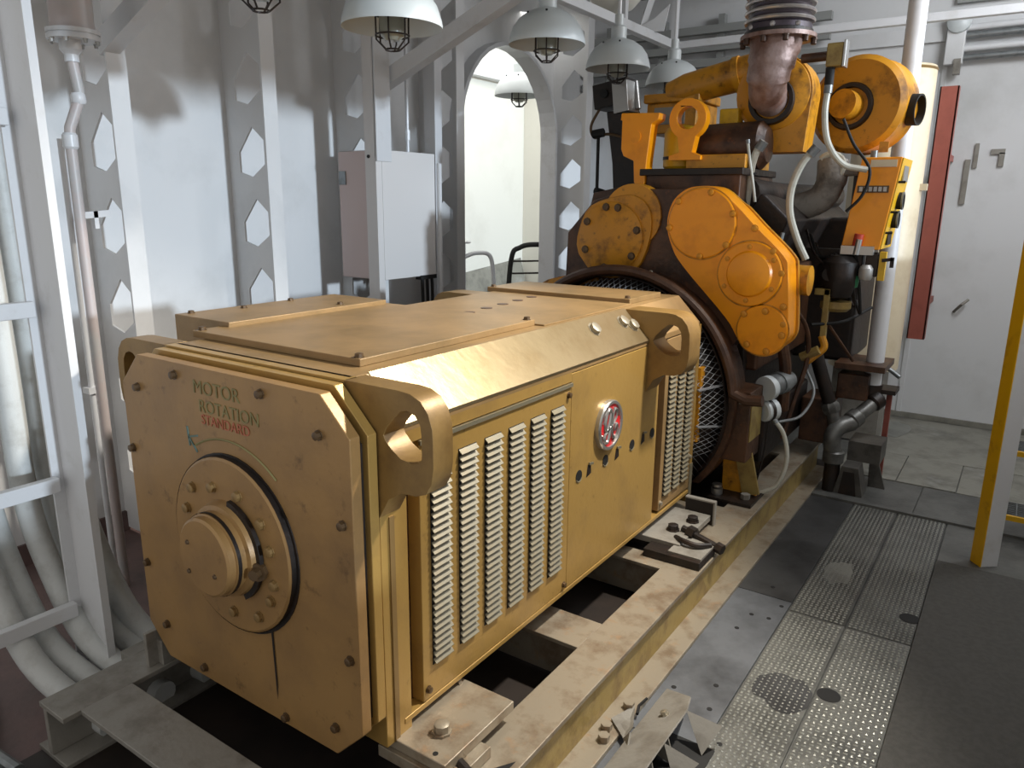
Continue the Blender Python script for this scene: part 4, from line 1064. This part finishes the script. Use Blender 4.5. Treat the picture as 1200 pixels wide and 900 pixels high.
ct = thing('cable_tray', 'grey ladder cable tray along the end wall behind the lamps', 'cable tray', (-1.3, 6.2, 3.2))
for zz in (3.56, 3.40, 3.26, 3.12):
    obj('tray_rail', MB().box((-2.24, 6.15, zz - .035), (.25, 6.22, zz + .035)), CEIL, ct)
for x in (-2.0, -1.4, -.8, -.2):
    obj('tray_upright', MB().box((x, 6.22, 3.02), (x + .06, 6.30, 3.70)), CEIL, ct)
kb = thing('junction_block', 'pale junction block with conduits on the end wall at top right', 'conduit', (1.25, 6.25, 3.05))
obj('cover', MB().lathe([(.09, 0), (.09, .05), (.05, .08), (0, .085)], (1.24, 6.28, 3.40), (0, -1, .2), 20), LAMPM, kb)
obj('body', MB().box((1.16, 6.24, 3.08), (1.30, 6.33, 3.36)), WALLG, kb, bev=.01)
obj('gland', MB().box((1.24, 6.22, 3.0), (1.29, 6.30, 3.12)), SKIDG, kb)
for k, zz in enumerate((3.36, 3.30, 3.20, 3.13)):
    obj('conduit_run', MB().cyl((1.28, 6.28, zz), (2.9, 6.28, zz + .015), .026, n=12), GALV if k % 2 else TUBE, kb)
vt = thing('vent_grille', 'dark louvred vent high on the end wall at the right', 'vent', (1.55, 6.3, 3.65))
obj('vent_frame', MB().box((1.20, 6.29, 3.56), (1.75, 6.35, 3.95)), CEIL, vt)
for k in range(5):
    obj('vent_blade', MB().bar((1.25, 6.285, 3.62 + .06 * k), (1.70, 6.285, 3.62 + .06 * k), .02, .035), DARK, vt)
wk = thing('wall_bracket', 'small grey bracket fixed on the end wall right of the red channel', 'bracket', (1.50, 6.3, 2.3))
obj('plate', MB().box((1.42, 6.325, 1.95), (1.46, 6.35, 2.32)), SKIDG, wk)
obj('plate', MB().box((1.48, 6.325, 2.25), (1.51, 6.35, 2.45)), SKIDG, wk)
wm = thing('wall_mark_plate', 'small grey angle plate fixed on the end wall near the right edge', 'bracket', (1.6, 6.3, 2.3))
obj('plate', MB().box((1.60, 6.325, 2.36), (1.70, 6.35, 2.40)).box((1.66, 6.325, 2.26), (1.70, 6.35, 2.37)), SKIDG, wm)
wh = thing('wall_hook', 'small steel hook low on the end wall beside the red channel', 'hook', (1.55, 6.3, 1.3))
obj('hook_bar', MB().tube([(1.50, 6.34, 1.02), (1.56, 6.26, 1.10), (1.60, 6.30, 1.14)], .012, 8), SKIDG, wh)

# black actuator column left of the engine
ac = thing('actuator_column', 'leaning black actuator column with metal head box behind the left gear cover', 'actuator', (-.5, 3.6, 1.9))
obj('column', MB().plate([(-.58, 2.55), (-.40, 2.56), (-.27, 2.14), (-.33, 1.95), (-.50, 1.95), (-.52, 2.2)], [], (0, 3.72, 0), (1, 0, 0), (0, 0, 1), .16), DARK, ac, bev=.008)
obj('head_box', MB().obox((-.53, 3.60, 2.66), (.13, 0, .02), (0, .09, 0), (-.012, 0, .08)), DARK, ac, bev=.006)
obj('head_cover', MB().obox((-.435, 3.56, 2.63), (.055, 0, .008), (0, .09, 0), (-.012, 0, .10)), ALU, ac, bev=.004)
obj('head_knob', MB().cyl((-.57, 3.51, 2.66), (-.57, 3.49, 2.66), .03, n=14), BLACK, ac)
obj('head_pipe', MB().cyl((-.36, 3.6, 2.56), (-.40, 3.62, 2.74), .022, n=12), ALU, ac)
obj('side_wire', MB().tube(cat([(-.62, 3.55, 2.58), (-.69, 3.55, 2.46), (-.66, 3.55, 2.38), (-.56, 3.55, 2.40), (-.42, 3.55, 2.37)]), .010, 8), BOLTD, ac)
obj('column_base', MB().plate([(-.55, 1.88), (-.20, 1.88), (-.22, 2.06), (-.42, 2.02), (-.52, 2.0)], [], (0, 3.5, 0), (1, 0, 0), (0, 0, 1), .2), BROWN, ac, bev=.006)
obj('linkage_rod', MB().cyl((-.63, 3.55, 2.40), (-.60, 3.50, 2.0), .012, n=8), BLACK, ac)
obj('rod_end', MB().cyl((-.63, 3.53, 2.02), (-.56, 3.53, 2.0), .025, n=10).cyl((-.66, 3.53, 2.40), (-.58, 3.53, 2.41), .03, n=10), BLACK, ac)
